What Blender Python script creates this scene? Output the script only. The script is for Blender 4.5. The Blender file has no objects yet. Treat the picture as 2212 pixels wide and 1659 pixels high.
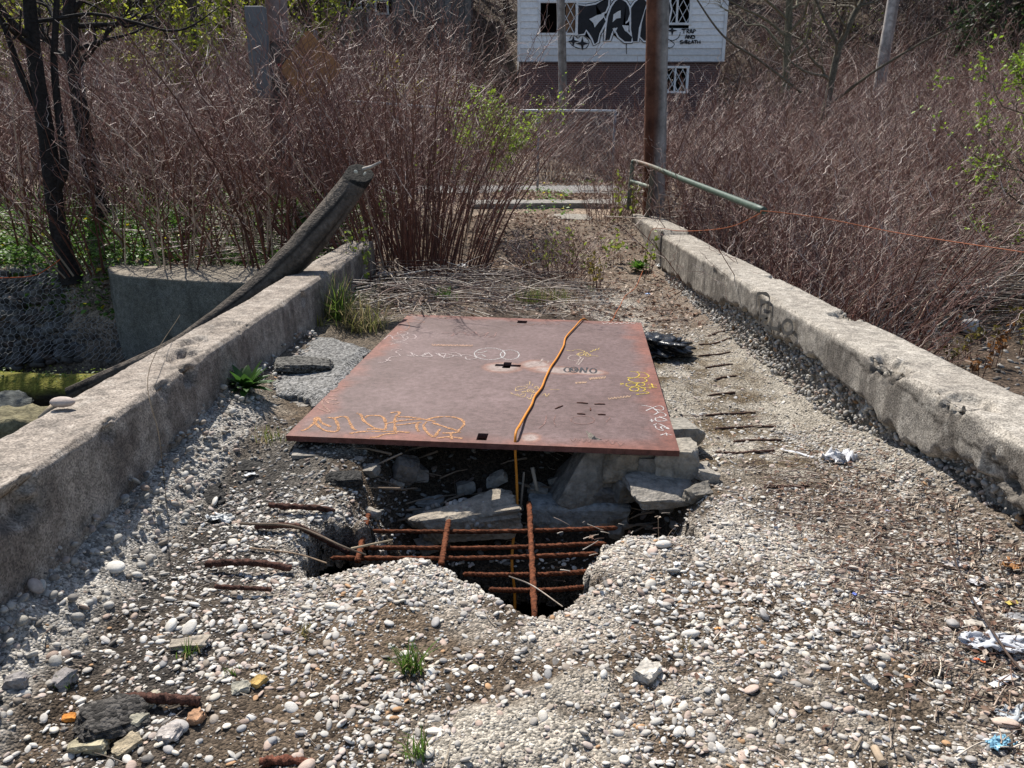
import bpy, bmesh, math, random
import numpy as np
from mathutils import Vector, noise as mnoise
SC = bpy.context.scene
COL = SC.collection
R = np.random.default_rng(7)
random.seed(7)
# ------------------------------------------------------------------ camera, sky, sun, exposure
F_PX, CX, CY, HOR, CAMH = 1671.0, 1106.0, 829.5, 320.0, 1.6
PITCH = math.atan((CY - HOR) / F_PX)
cd = bpy.data.cameras.new('camera'); cam = bpy.data.objects.new('camera', cd); COL.objects.link(cam)
cam.location = (0, 0, CAMH); cam.rotation_euler = (math.pi / 2 - PITCH, 0, 0)
cd.sensor_width = 36.0; cd.lens = F_PX / 2212 * 36.0; cd.clip_start = 0.05; cd.clip_end = 600
SC.camera = cam
SUN_EL, SUN_AZ = math.radians(54), math.radians(-25)        # azimuth from +Y towards +X
sdir = Vector((math.sin(SUN_AZ) * math.cos(SUN_EL), math.cos(SUN_AZ) * math.cos(SUN_EL), math.sin(SUN_EL)))
ld = bpy.data.lights.new('sun', 'SUN'); ld.energy = 4.8; ld.angle = math.radians(0.5); ld.color = (1.0, 0.955, 0.88)
lo = bpy.data.objects.new('sun', ld); COL.objects.link(lo)
lo.rotation_euler = sdir.to_track_quat('Z', 'Y').to_euler(); lo.location = (-10, 15, 30)
W = bpy.data.worlds.new("World"); SC.world = W; W.use_nodes = True
wn = W.node_tree.nodes; sky = wn.new('ShaderNodeTexSky'); sky.sky_type = 'NISHITA'; sky.sun_disc = False
sky.sun_elevation = SUN_EL; sky.sun_rotation = SUN_AZ % (2 * math.pi)
W.node_tree.links.new(sky.outputs[0], wn['Background'].inputs[0]); wn['Background'].inputs[1].default_value = 0.1
SC.view_settings.view_transform = 'Standard'; SC.view_settings.look = 'None'
SC.view_settings.exposure = 0.6; SC.view_settings.gamma = 1.0
SC.render.engine = 'CYCLES'; SC.cycles.max_bounces = 5; SC.cycles.diffuse_bounces = 2; SC.cycles.transparent_max_bounces = 8

# ------------------------------------------------------------------ helpers
def ray(x, y):
    c, s = math.cos(PITCH), math.sin(PITCH); a, b = (x - CX) / F_PX, -(y - CY) / F_PX
    return np.array([a, c + s * b, -s + c * b])
def at(x, y, z=0.0):
    d = ray(x, y); return np.array([0, 0, CAMH]) + d * ((z - CAMH) / d[2])
def aty(x, y, Y):
    d = ray(x, y); return np.array([0, 0, CAMH]) + d * (Y / d[1])
def atx(x, y, X):
    d = ray(x, y); return np.array([0, 0, CAMH]) + d * (X / d[0])

def tag(o, label=None, cat=None, group=None, kind=None):
    if label: o['label'] = label
    if cat: o['category'] = cat
    if group: o['group'] = group
    if kind: o['kind'] = kind
    return o
def empty(name, loc=(0, 0, 0)):
    o = bpy.data.objects.new(name, None); COL.objects.link(o); o.location = loc; o.empty_display_size = .1; return o

def mk(name, V, F, mat, parent=None, smooth=True, col=None, link=True):
    """one mesh object out of vertex array V and a list of face arrays (n,3)/(n,4)"""
    V = np.asarray(V, np.float32).reshape(-1, 3)
    me = bpy.data.meshes.new(name)
    if not isinstance(F, (list, tuple)): F = [F]
    F = [np.asarray(f, np.int32) for f in F if len(f)]
    li = np.concatenate([f.ravel() for f in F]); lt = np.concatenate([np.full(len(f), f.shape[1], np.int32) for f in F])
    ls = np.concatenate([[0], np.cumsum(lt)[:-1]]).astype(np.int32)
    me.vertices.add(len(V)); me.vertices.foreach_set('co', V.ravel())
    me.loops.add(len(li)); me.loops.foreach_set('vertex_index', li)
    me.polygons.add(len(lt)); me.polygons.foreach_set('loop_start', ls); me.polygons.foreach_set('loop_total', lt)
    me.polygons.foreach_set('use_smooth', np.full(len(lt), smooth))
    if col is not None:
        c = np.ones((len(V), 4), np.float32); c[:, :3] = np.asarray(col, np.float32)
        a = me.color_attributes.new('Col', 'FLOAT_COLOR', 'POINT'); a.data.foreach_set('color', c.ravel())
    me.update(calc_edges=True); me.validate()
    me.materials.append(mat)
    o = bpy.data.objects.new(name, me)
    if link: COL.objects.link(o)
    if parent: o.parent = parent
    return o
def join(parts):
    Vs, Fs, Cs, n = [], [], [], 0
    for V, F, C in parts:
        V = np.asarray(V).reshape(-1, 3)
        if not isinstance(F, (list, tuple)): F = [F]
        Vs.append(V); Fs += [np.asarray(f) + n for f in F if len(f)]; Cs.append(np.broadcast_to(np.asarray(C, float), (len(V), 3))); n += len(V)
    return np.concatenate(Vs), Fs, np.concatenate(Cs)
def copy_tree(o, parent=None):
    c = o.copy(); COL.objects.link(c); c.parent = parent
    for ch in list(o.children): copy_tree(ch, c)
    return c

def _h(i, j, s):
    n = (i.astype(np.int64) * 374761393 + j.astype(np.int64) * 668265263 + s * 974634217) & 0x7fffffff
    n = ((n ^ (n >> 13)) * 1274126177) & 0x7fffffff
    return ((n ^ (n >> 16)) & 0xffff) / 65535.0
def vn(x, y, s=0):
    x = np.asarray(x, float); y = np.asarray(y, float); i, j = np.floor(x), np.floor(y); fx, fy = x - i, y - j
    fx, fy = fx * fx * (3 - 2 * fx), fy * fy * (3 - 2 * fy)
    a, b, c, d = _h(i, j, s), _h(i + 1, j, s), _h(i, j + 1, s), _h(i + 1, j + 1, s)
    return (a * (1 - fx) + b * fx) * (1 - fy) + (c * (1 - fx) + d * fx) * fy
def fbm(x, y, s=0, o=4):
    t, a, n = 0, .5, 0
    for k in range(o): t = t + a * vn(x * 2 ** k, y * 2 ** k, s + k * 17); n += a; a *= .5
    return t / n
def ss(x, a, b):
    t = np.clip((np.asarray(x, float) - a) / (b - a), 0, 1); return t * t * (3 - 2 * t)
def lerp(a, b, t):
    t = np.asarray(t)[..., None]; return np.asarray(a) * (1 - t) + np.asarray(b) * t

def tubes(P, Rd, S=4, flat=None):
    P = np.asarray(P, float); Rd = np.broadcast_to(np.asarray(Rd, float), P.shape[:2]); N, K, _ = P.shape
    T = np.gradient(P, axis=1); T /= np.linalg.norm(T, axis=2, keepdims=True) + 1e-9
    D = P[:, -1] - P[:, 0]; D /= np.linalg.norm(D, axis=1, keepdims=True) + 1e-9
    ref = np.where((np.abs(D[:, 2]) < .8)[:, None], [0, 0, 1.], [1., 0, 0])[:, None, :]
    u = np.cross(T, ref); u /= np.linalg.norm(u, axis=2, keepdims=True) + 1e-9; v = np.cross(T, u)
    an = np.arange(S) * 2 * np.pi / S
    ring = u[:, :, None, :] * np.cos(an)[:, None] + v[:, :, None, :] * np.sin(an)[:, None]
    V = (P[:, :, None, :] + ring * Rd[:, :, None, None]).reshape(-1, 3)
    n, k, s = np.meshgrid(np.arange(N), np.arange(K - 1), np.arange(S), indexing='ij')
    b = (n * K + k) * S; s2 = (s + 1) % S
    F = np.stack([b + s, b + S + s, b + S + s2, b + s2], -1).reshape(-1, 4)
    return V, F
def crom(pts, n):
    p = np.asarray(pts, float); p = np.vstack([2 * p[0] - p[1], p, 2 * p[-1] - p[-2]]); m = len(p) - 3
    t = np.linspace(0, m - 1e-6, n); i = t.astype(int); f = (t - i)[:, None]
    a, b, c, d = p[i], p[i + 1], p[i + 2], p[i + 3]
    return .5 * (2 * b + (c - a) * f + (2 * a - 5 * b + 4 * c - d) * f ** 2 + (3 * b - a - 3 * c + d) * f ** 3)
def capped(P, Rd):
    P = np.asarray(P, float); Rd = np.asarray(Rd, float)
    d0, d1 = P[0] - P[1], P[-1] - P[-2]; d0 /= np.linalg.norm(d0); d1 /= np.linalg.norm(d1)
    P = np.vstack([P[0] + d0 * 2e-3, P[0] + d0 * 1e-3, P, P[-1] + d1 * 1e-3, P[-1] + d1 * 2e-3])
    return P, np.concatenate([[1e-4, Rd[0] * .9], Rd, [Rd[-1] * .9, 1e-4]])
def rod(pts, r, S=8, n=None, cap=True):
    P = crom(pts, n) if n else np.asarray(pts, float)
    Rd = np.interp(np.linspace(0, 1, len(P)), np.linspace(0, 1, len(np.atleast_1d(r))), np.atleast_1d(r))
    if cap: P, Rd = capped(P, Rd)
    return tubes(P[None], Rd[None], S)
def leaves(C, size, rng, up=.5, aspect=.55, fold=.25):
    N = len(C); size = np.broadcast_to(size, (N,))
    nrm = rng.normal(size=(N, 3)); nrm[:, 2] = np.abs(nrm[:, 2]) + up * 2; nrm /= np.linalg.norm(nrm, axis=1, keepdims=True)
    a = rng.normal(size=(N, 3)); a -= nrm * (a * nrm).sum(1, keepdims=True); a /= np.linalg.norm(a, axis=1, keepdims=True)
    b = np.cross(nrm, a); s = size[:, None]
    V = np.stack([C - a * s * .5, C + b * s * aspect * .5 + nrm * s * fold * .3, C + a * s * .5 - nrm * s * .1, C - b * s * aspect * .5 + nrm * s * fold * .3], 1).reshape(-1, 3)
    i = np.arange(N)[:, None] * 4
    return V, np.concatenate([i + [0, 1, 2], i + [0, 2, 3]])
def blades(base, L, rng, spread=.5, w=.004, K=4):
    N = len(base); L = np.broadcast_to(L, (N,)); az = rng.uniform(0, 2 * np.pi, N); ln = rng.uniform(.1, 1, N) * spread
    d = np.stack([np.cos(az), np.sin(az), 0 * az], 1); sd = np.stack([-np.sin(az), np.cos(az), 0 * az], 1)
    t = np.linspace(0, 1, K)
    P = base[:, None, :] + d[:, None, :] * (ln * L)[:, None, None] * (t ** 1.7)[None, :, None]
    P[:, :, 2] += (L * np.sqrt(np.clip(1 - ln ** 2 * .6, .1, 1)))[:, None] * (t - .25 * ln[:, None] * t ** 3)
    ww = (w * (1 - t ** 2 * .95))[None, :, None] * sd[:, None, :]
    V = np.stack([P - ww, P + ww], 2).reshape(-1, 3)
    n, k = np.meshgrid(np.arange(N), np.arange(K - 1), indexing='ij'); b = (n * K + k) * 2
    return V, np.stack([b, b + 1, b + 3, b + 2], -1).reshape(-1, 4)
def ico(n):
    bm = bmesh.new(); bmesh.ops.create_icosphere(bm, subdivisions=n, radius=1); bm.verts.ensure_lookup_table()
    v = np.array([x.co[:] for x in bm.verts]); f = np.array([[y.index for y in x.verts] for x in bm.faces]); bm.free(); return v, f
ICO = {n: ico(n) for n in (1, 2, 3)}
def pebbles(C, ax, rng, lod=2, rough=.18, tilt=.25):
    """C (N,3), ax (N,3) half axes -> merged rounded stones"""
    v0, f0 = ICO[lod]; N = len(C)
    var = []
    for k in range(12):
        q = rng.normal(size=(5, 3)); q /= np.linalg.norm(q, axis=1, keepdims=True)
        d = 1 + rough * sum(a * (np.clip(v0 @ w, 0, 1) ** 2 - .3) for w, a in zip(q, rng.uniform(-1, 1, 5)))
        var.append(v0 * d[:, None])
    var = np.array(var)[rng.integers(0, 12, N)] * ax[:, None, :]
    yaw = rng.uniform(0, 2 * np.pi, N); tx, ty = rng.normal(0, tilt, (2, N))
    c, s = np.cos(yaw), np.sin(yaw)
    x = var[..., 0] * c[:, None] - var[..., 1] * s[:, None]; y = var[..., 0] * s[:, None] + var[..., 1] * c[:, None]
    z = var[..., 2] + tx[:, None] * x + ty[:, None] * y
    V = np.stack([x, y, z], -1) + C[:, None, :]
    return V.reshape(-1, 3), (f0[None] + (np.arange(N) * len(v0))[:, None, None]).reshape(-1, 3), len(v0)
PEB = np.array([[.52, .49, .44], [.44, .41, .37], [.6, .57, .52], [.36, .33, .29], [.45, .37, .32], [.3, .25, .2], [.2, .18, .16], [.4, .3, .24], [.55, .5, .42], [.33, .32, .31], [.12, .11, .1], [.42, .25, .13]])
PEBP = np.array([.17, .15, .1, .13, .1, .08, .05, .06, .08, .05, .02, .01])
def pebcol(N, rng, dark=1.0):
    c = PEB[rng.choice(len(PEB), N, p=PEBP / PEBP.sum())] * rng.uniform(.75, 1.15, (N, 1)) * dark
    return np.clip(c, 0, .7)
def box(cx, cy, cz, sx, sy, sz, rz=0):
    s = np.array([[x, y, z] for z in (-.5, .5) for y in (-.5, .5) for x in (-.5, .5)]) * [sx, sy, sz]
    c, q = math.cos(rz), math.sin(rz); s = s @ np.array([[c, q, 0], [-q, c, 0], [0, 0, 1]])
    return s + [cx, cy, cz], np.array([[0, 2, 3, 1], [4, 5, 7, 6], [0, 1, 5, 4], [2, 6, 7, 3], [0, 4, 6, 2], [1, 3, 7, 5]])
def block(name, c, size, rot, mat, col, seed, rnd=.35, amp=.12, n=7, parent=None):
    """quarried or broken stone: a box with rounded, chipped, uneven faces"""
    bm = bmesh.new(); bmesh.ops.create_cube(bm, size=2); bmesh.ops.subdivide_edges(bm, edges=bm.edges[:], cuts=n, use_grid_fill=True)
    V = np.array([v.co[:] for v in bm.verts]); F = [[v.index for v in f.verts] for f in bm.faces]; bm.free()
    L = np.linalg.norm(V, axis=1, keepdims=True); sph = V / L * 1.25; V = V * (1 - rnd * .6) + sph * rnd * .6
    rg = np.random.default_rng(seed + 1000)
    for _ in range(int(13 * (1 - rnd)) + 3):
        q = rg.normal(size=3); q = q / np.linalg.norm(q) if rg.random() < .6 else np.sign(q) * rg.uniform(.55, 1, 3); q /= np.linalg.norm(q); mx_ = (V @ q).max(); dd_ = mx_ - rg.uniform(.05, .32) * (1 if rnd < .5 else .6)
        ov = np.clip(V @ q - dd_, 0, None); V = V - ov[:, None] * q * .96
    sh = Vector((seed * 3.1, seed * 1.7, seed * .9))
    d = np.array([mnoise.noise(Vector(v) * .9 + sh) * amp * 1.3 + (abs(mnoise.noise(Vector(v) * 1.9 + sh)) - .25) * amp * 1.6 + mnoise.noise(Vector(v) * 6 + sh) * amp * .45 for v in V])
    V = V * (1 + d[:, None])
    from mathutils import Euler
    M = np.array(Euler(rot).to_matrix()); V = (V * np.asarray(size) * .5) @ M.T
    cc = np.clip(np.asarray(col) * (1 + d[:, None] * 1.2), .01, .8)
    o = mk(name, V, np.array(F), mat, parent, True, cc); o.location = c
    if rnd < .5: o.data.set_sharp_from_angle(angle=math.radians(24))
    return o

# ------------------------------------------------------------------ materials
def new_mat(name):
    m = bpy.data.materials.new(name); m.use_nodes = True; return m, m.node_tree.nodes, m.node_tree.links, m.node_tree.nodes['Principled BSDF']
def attr_mat(name, rough=.85, sc=30, amt=.35, bsc=60, bst=.3, spec=.3, speck=0, trans=0, bdist=.01, spk=.6, worn=0, spb=True):
    m, N, L, B = new_mat(name)
    a = N.new('ShaderNodeAttribute'); a.attribute_name = 'Col'
    tc = N.new('ShaderNodeTexCoord')
    n1 = N.new('ShaderNodeTexNoise'); n1.inputs['Scale'].default_value = sc; n1.inputs['Detail'].default_value = 6; n1.inputs['Roughness'].default_value = .65
    L.new(tc.outputs['Object'], n1.inputs['Vector'])
    mr = N.new('ShaderNodeMapRange'); mr.inputs[1].default_value = .3; mr.inputs[2].default_value = .7; mr.inputs[3].default_value = 1 - amt; mr.inputs[4].default_value = 1 + amt
    L.new(n1.outputs['Fac'], mr.inputs[0])
    mul = N.new('ShaderNodeVectorMath'); mul.operation = 'SCALE'; L.new(a.outputs['Color'], mul.inputs[0]); L.new(mr.outputs[0], mul.inputs['Scale'])
    out = mul.outputs[0]
    if speck:
        vo = N.new('ShaderNodeTexVoronoi'); vo.inputs['Scale'].default_value = speck; L.new(tc.outputs['Object'], vo.inputs['Vector'])
        cr = N.new('ShaderNodeMapRange'); cr.inputs[1].default_value = .0; cr.inputs[2].default_value = 1; cr.inputs[3].default_value = 1 - spk; cr.inputs[4].default_value = 1 + spk
        sx = N.new('ShaderNodeSeparateColor'); L.new(vo.outputs['Color'], sx.inputs[0]); L.new(sx.outputs[0], cr.inputs[0])
        m2 = N.new('ShaderNodeVectorMath'); m2.operation = 'SCALE'; L.new(out, m2.inputs[0]); L.new(cr.outputs[0], m2.inputs['Scale']); out = m2.outputs[0]
    L.new(out, B.inputs['Base Color']); B.inputs['Roughness'].default_value = rough; B.inputs['Specular IOR Level'].default_value = spec
    if bst:
        n2 = N.new('ShaderNodeTexNoise'); n2.inputs['Scale'].default_value = bsc; n2.inputs['Detail'].default_value = 5; L.new(tc.outputs['Object'], n2.inputs['Vector'])
        bp = N.new('ShaderNodeBump'); bp.inputs['Strength'].default_value = bst; bp.inputs['Distance'].default_value = bdist; L.new(n2.outputs['Fac'], bp.inputs['Height'])
        if speck and spb:
            ad = N.new('ShaderNodeMath'); ad.operation = 'SUBTRACT'; L.new(n2.outputs['Fac'], ad.inputs[0]); L.new(vo.outputs['Distance'], ad.inputs[1]); L.new(ad.outputs[0], bp.inputs['Height'])
        L.new(bp.outputs[0], B.inputs['Normal'])
    if trans:
        B.inputs['Subsurface Weight'].default_value = 0
        t = N.new('ShaderNodeBsdfTranslucent'); L.new(out, t.inputs[0]); mx = N.new('ShaderNodeMixShader'); mx.inputs[0].default_value = trans
        L.new(B.outputs[0], mx.inputs[1]); L.new(t.outputs[0], mx.inputs[2]); L.new(mx.outputs[0], N['Material Output'].inputs[0])
    if worn:
        nw = N.new('ShaderNodeTexNoise'); nw.inputs['Scale'].default_value = 120; nw.inputs['Detail'].default_value = 4; L.new(tc.outputs['Object'], nw.inputs['Vector'])
        wr_ = N.new('ShaderNodeMapRange'); wr_.inputs[1].default_value = worn - .08; wr_.inputs[2].default_value = worn + .1; L.new(nw.outputs['Fac'], wr_.inputs[0])
        tr = N.new('ShaderNodeBsdfTransparent'); mx = N.new('ShaderNodeMixShader'); L.new(wr_.outputs[0], mx.inputs[0]); L.new(tr.outputs[0], mx.inputs[1]); L.new(B.outputs[0], mx.inputs[2]); L.new(mx.outputs[0], N['Material Output'].inputs[0])
    return m
M_GROUND = attr_mat('soil_and_litter', .95, 3, .5, 40, .6, .1, 45)
M_DECK = attr_mat('worn_deck', .95, 55, .45, 140, .9, .15, 110)
M_CONC = attr_mat('weathered_concrete', .92, 14, .32, 130, .7, .15, 150, spk=.45, spb=False, bdist=.006)
M_PEB = attr_mat('river_pebble', .7, 60, .2, 160, .15, .3)
M_STONE = attr_mat('rough_stone', .92, 22, .42, 38, 1.0, .15, bdist=.02)
M_CANE = attr_mat('dead_cane', .5, 15, .35, 0, 0, .35)
M_BARK = attr_mat('bark', .9, 25, .5, 45, .9, .15, bdist=.02)
M_LEAF = attr_mat('green_leaf', .5, 8, .25, 0, 0, .35, trans=.45)
M_DRY = attr_mat('dry_litter', .8, 20, .35, 0, 0, .2, trans=.15)
M_RUST = attr_mat('flaking_rust', .9, 40, .55, 70, .9, .15)
M_ASPH = attr_mat('old_asphalt', .9, 40, .35, 160, .9, .25, 80, spk=.75)
M_WOOD = attr_mat('weathered_wood', .85, 6, .45, 30, .5, .15)
M_PAINT = attr_mat('flat_paint', .7, 10, .12, 0, 0, .3)
M_PLASTIC = attr_mat('thin_plastic', .35, 10, .15, 0, 0, .5, trans=.2)
M_SPRAY = attr_mat('worn_spray_paint', .8, 90, .4, 0, 0, .2, worn=.42)
M_INK = attr_mat('black_spray_paint', .6, 6, .35, 0, 0, .3)
M_IRON = attr_mat('painted_pipe', .55, 30, .4, 60, .2, .4)
M_DARK = attr_mat('dark_room', .9, 3, .3, 0, 0, .05)
m, N_, L_, B_ = new_mat('creek_water'); M_WATER = m
B_.inputs['Base Color'].default_value = (.012, .014, .009, 1); B_.inputs['Roughness'].default_value = .06; B_.inputs['IOR'].default_value = 1.33
nz = N_.new('ShaderNodeTexNoise'); nz.inputs['Scale'].default_value = 9; nz.inputs['Detail'].default_value = 3
bp = N_.new('ShaderNodeBump'); bp.inputs['Strength'].default_value = .25; bp.inputs['Distance'].default_value = .03; L_.new(nz.outputs[0], bp.inputs['Height']); L_.new(bp.outputs[0], B_.inputs['Normal'])
m, N_, L_, B_ = new_mat('rusted_steel_plate'); M_STEEL = m
tc = N_.new('ShaderNodeTexCoord'); at_ = N_.new('ShaderNodeAttribute'); at_.attribute_name = 'Col'
def _nz(sc, d=8, ro=.7):
    n = N_.new('ShaderNodeTexNoise'); n.inputs['Scale'].default_value = sc; n.inputs['Detail'].default_value = d; n.inputs['Roughness'].default_value = ro; L_.new(tc.outputs['Object'], n.inputs['Vector']); return n
na, nb, nc = _nz(2.2), _nz(28), _nz(140)
r1 = N_.new('ShaderNodeValToRGB'); r1.color_ramp.elements[0].position = .34; r1.color_ramp.elements[0].color = (.62, .5, .46, 1); r1.color_ramp.elements[1].position = .68; r1.color_ramp.elements[1].color = (1.4, 1.45, 1.5, 1); L_.new(na.outputs[0], r1.inputs[0])
r2 = N_.new('ShaderNodeValToRGB'); r2.color_ramp.elements[0].position = .32; r2.color_ramp.elements[0].color = (.5, .4, .36, 1); r2.color_ramp.elements[1].position = .7; r2.color_ramp.elements[1].color = (1.4, 1.42, 1.45, 1); L_.new(nb.outputs[0], r2.inputs[0])
x1 = N_.new('ShaderNodeMixRGB'); x1.blend_type = 'MULTIPLY'; x1.inputs[0].default_value = .75; L_.new(at_.outputs['Color'], x1.inputs[1]); L_.new(r1.outputs[0], x1.inputs[2])
x2 = N_.new('ShaderNodeMixRGB'); x2.blend_type = 'MULTIPLY'; x2.inputs[0].default_value = .8; L_.new(x1.outputs[0], x2.inputs[1]); L_.new(r2.outputs[0], x2.inputs[2])
x3 = N_.new('ShaderNodeMapRange'); x3.inputs[1].default_value = .3; x3.inputs[2].default_value = .7; x3.inputs[3].default_value = .7; x3.inputs[4].default_value = 1.3; L_.new(nc.outputs[0], x3.inputs[0])
x4 = N_.new('ShaderNodeVectorMath'); x4.operation = 'SCALE'; L_.new(x2.outputs[0], x4.inputs[0]); L_.new(x3.outputs[0], x4.inputs['Scale']); L_.new(x4.outputs[0], B_.inputs['Base Color'])
B_.inputs['Roughness'].default_value = .62; B_.inputs['Specular IOR Level'].default_value = .35
bp = N_.new('ShaderNodeBump'); bp.inputs['Strength'].default_value = .25; bp.inputs['Distance'].default_value = .004; L_.new(nc.outputs[0], bp.inputs['Height']); L_.new(bp.outputs[0], B_.inputs['Normal'])

# ------------------------------------------------------------------ terrain
def gz(x, y):
    x = np.asarray(x, float); y = np.asarray(y, float)
    z = .4 * ss(y, 10.3, 13.2) + .28 * ss(y, 13.6, 16.0) + .85 * ss(y, 20.5, 28) + 2.2 * ss(y, 28, 36) + np.clip(y - 33, 0, None) * .5
    z = z + .13 * np.clip(x - 6, 0, 12) * ss(y, 13, 22) + .05 * np.clip(-x - 6, 0, 14) * ss(y, 12, 22)
    right = ss(x, 2.1, 2.7); z = z - (.72 + .1 * ss(y, 8, 3)) * right * (1 - ss(y, 10.5, 14.5))
    left = 1 - ss(x, -2.35, -1.95)
    z = z + .1 * left * (1 - ss(y, 13, 16)) * ss(y, 9.3, 10.5)
    z = z - 1.25 * left * (1 - ss(y, 9.45, 10.55))
    under = (1 - left) * (1 - right)
    z = z - 1.9 * under * (1 - ss(y, 8.8, 9.4)) - .1 * under * (1 - ss(y, 13.9, 14.3))
    far = np.where(y > 9, 1, .35)
    return z + (fbm(x * .8, y * .8, 3) - .5) * .22 * far * (1 - under * (y < 15)) * (1 - .9 * ((y > 16.2) & (y < 20.4) & (x < 3.4))) + (fbm(x * 5, y * 5, 5, 2) - .5) * .05
xs = np.concatenate([np.linspace(-50, -9, 42), np.linspace(-8.9, -2.4, 80), np.linspace(-2.38, -1.9, 12), np.linspace(-1.8, 2.0, 40), np.linspace(2.05, 2.75, 16), np.linspace(2.8, 9, 75), np.linspace(9.2, 50, 45)])
ys = np.concatenate([np.linspace(-10, 2, 13), np.linspace(2.2, 16, 160), np.linspace(16.2, 30, 70), np.linspace(30.5, 100, 70)])
X, Y = np.meshgrid(xs, ys); Z = gz(X, Y)
nx, ny = len(xs), len(ys); idx = np.arange(nx * ny).reshape(ny, nx)
Fg = np.stack([idx[:-1, :-1], idx[:-1, 1:], idx[1:, 1:], idx[1:, :-1]], -1).reshape(-1, 4)
c = lerp([.15, .105, .08], [.3, .24, .18], fbm(X * 1.6, Y * 1.6, 9))
mud = (X > 2.2) * ss(Y, 14, 11); c = lerp(c, np.array([.085, .062, .045]) * (.7 + .6 * fbm(X * 3, Y * 3, 8))[..., None], mud)
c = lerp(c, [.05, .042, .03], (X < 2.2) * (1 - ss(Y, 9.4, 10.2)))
c = lerp(c, [.09, .068, .05], ss(Y, 27, 34))
mk('ground', np.stack([X, Y, Z], -1), Fg, M_GROUND, None, True, c.reshape(-1, 3))['kind'] = 'structure'
V, F = box(-9, 0, -1.5, 22.2, 17, .5)
tag(mk('creek_water', V, F, M_WATER, None, False), kind='structure')
# street beyond the gate and concrete apron
xs = np.linspace(-22, 3.4, 130); ys = np.linspace(16.4, 20.2, 24); X, Y = np.meshgrid(xs, ys)
Z = .715 + .0 * X + (fbm(X * 2, Y * 2, 4) - .5) * .02 + .012 * (1 - ((Y - 18.3) / 1.9) ** 2)
idx = np.arange(X.size).reshape(X.shape); Fr = np.stack([idx[:-1, :-1], idx[:-1, 1:], idx[1:, 1:], idx[1:, :-1]], -1).reshape(-1, 4)
mk('road', np.stack([X, Y, Z], -1), Fr, M_ASPH, None, True, lerp([.17, .16, .15], [.27, .255, .24], fbm(X, Y, 6)).reshape(-1, 3))['kind'] = 'structure'

# ------------------------------------------------------------------ bridge deck with the broken-through hole
z5 = lambda x, y: (604.8 + .4297 * x, 648 + .4297 * y)
hole_px = [(130, 1345), (95, 1265), (140, 1190), (190, 1125), (330, 1085), (420, 1120), (480, 1085), (520, 1040)]
front_px = [(1690, 1150), (1620, 1210), (1590, 1270), (1552, 1330), (1575, 1400), (1500, 1455), (1480, 1490), (1440, 1520), (1340, 1537), (1230, 1520), (1190, 1500), (1130, 1470), (1060, 1430), (1010, 1390), (900, 1350), (840, 1310), (760, 1275), (640, 1275), (540, 1297), (300, 1332), (170, 1352)]
hp = [at(*z5(*p))[:2] for p in hole_px] + [np.array([-.62, 3.38]), np.array([-.3, 3.44]), np.array([.2, 3.4]), np.array([.62, 3.36]), np.array([.8, 3.2]), np.array([.83, 3.04])] + [at(*z5(*p))[:2] for p in front_px]
HP = np.array(hp)
def poly_sd(x, y, P):
    """signed distance, negative inside"""
    d = np.full(x.shape, 1e9); ins = np.zeros(x.shape, bool); n = len(P)
    for i in range(n):
        a, b = P[i], P[(i + 1) % n]; e = b - a; t = np.clip(((x - a[0]) * e[0] + (y - a[1]) * e[1]) / (e @ e), 0, 1)
        d = np.minimum(d, np.hypot(x - a[0] - t * e[0], y - a[1] - t * e[1]))
        if abs(e[1]) > 1e-12: ins ^= ((a[1] > y) != (b[1] > y)) & (x < (b[0] - a[0]) * (y - a[1]) / e[1] + a[0])
    return np.where(ins, -d, d)
def hole_sd(x, y):
    return poly_sd(x, y, HP) + (fbm(x * 14, y * 14, 31, 3) - .5) * .055
LUMPS = [(at(1120, 1575), .2, .13, .035), (at(1250, 1490), .15, .1, .028), (at(1000, 1620), .13, .1, .03), (at(1400, 1455), .06, .05, .025), (at(1490, 1480), .1, .06, .02), (at(1330, 1640), .09, .07, .02)]
def lumps(x, y):
    t = 0 * x
    for p, a, b, h in LUMPS: t = np.maximum(t, np.clip(1.25 - ((x - p[0]) / a) ** 2 - ((y - p[1]) / b) ** 2 + (fbm(x * 11, y * 11, 27, 3) - .5) * 1.8, 0, 1) * h / .035)
    return np.clip(t, 0, 1)
def deck_z(x, y, detail=True):
    x = np.asarray(x, float); y = np.asarray(y, float)
    z = (fbm(x * 2.2, y * 2.2, 21) - .5) * .05 + (fbm(x * 9, y * 9, 22, 3) - .5) * .022
    if detail: z = z + (vn(x * 38, y * 38, 23) - .5) * .008 + np.clip(vn(x * 60, y * 60, 24) - .6, 0, 1) * .012
    lm = lumps(x, y); z = z + lm * (.022 + .02 * (fbm(x * 24, y * 24, 28, 3) - .5))
    nz = (fbm(x * 5, y * 5, 25) - .5)
    z = z + (.17 + .12 * nz) * ss(x, -1.28 + .12 * nz, -1.72) * (1 - .55 * ss(y, 3.6, 5.5))          # rubble fillet at the left wall
    z = z + (.13 + .12 * nz) * ss(x, 1.78 + .1 * nz, 2.06) * (1 - .6 * ss(y, 3.4, 4.4))
    mid = ss(x, -.86, -.42) * (1 - ss(x, .62, .95))
    z = z + mid * np.where(y > 3.2, -.42 + .5 * ss(y, 3.4, 4.15), 0) * ss(y, 3.1, 3.3)               # broken bank under the plate
    z = z + (1 - ss(x, -.86, -.42)) * .1 * ss(y, 3.15, 4.0) * (1 - ss(y, 9, 11)) * (x < 0)
    z = z - ss(x, .75, 1.15) * .085 * ss(y, 3.6, 4.8) * (1 - ss(y, 9.5, 11)) + .4 * ss(y, 10.3, 13.2)
    return z
xs = np.arange(-1.78, 2.12, .013); ys = [-2.0]
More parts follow.
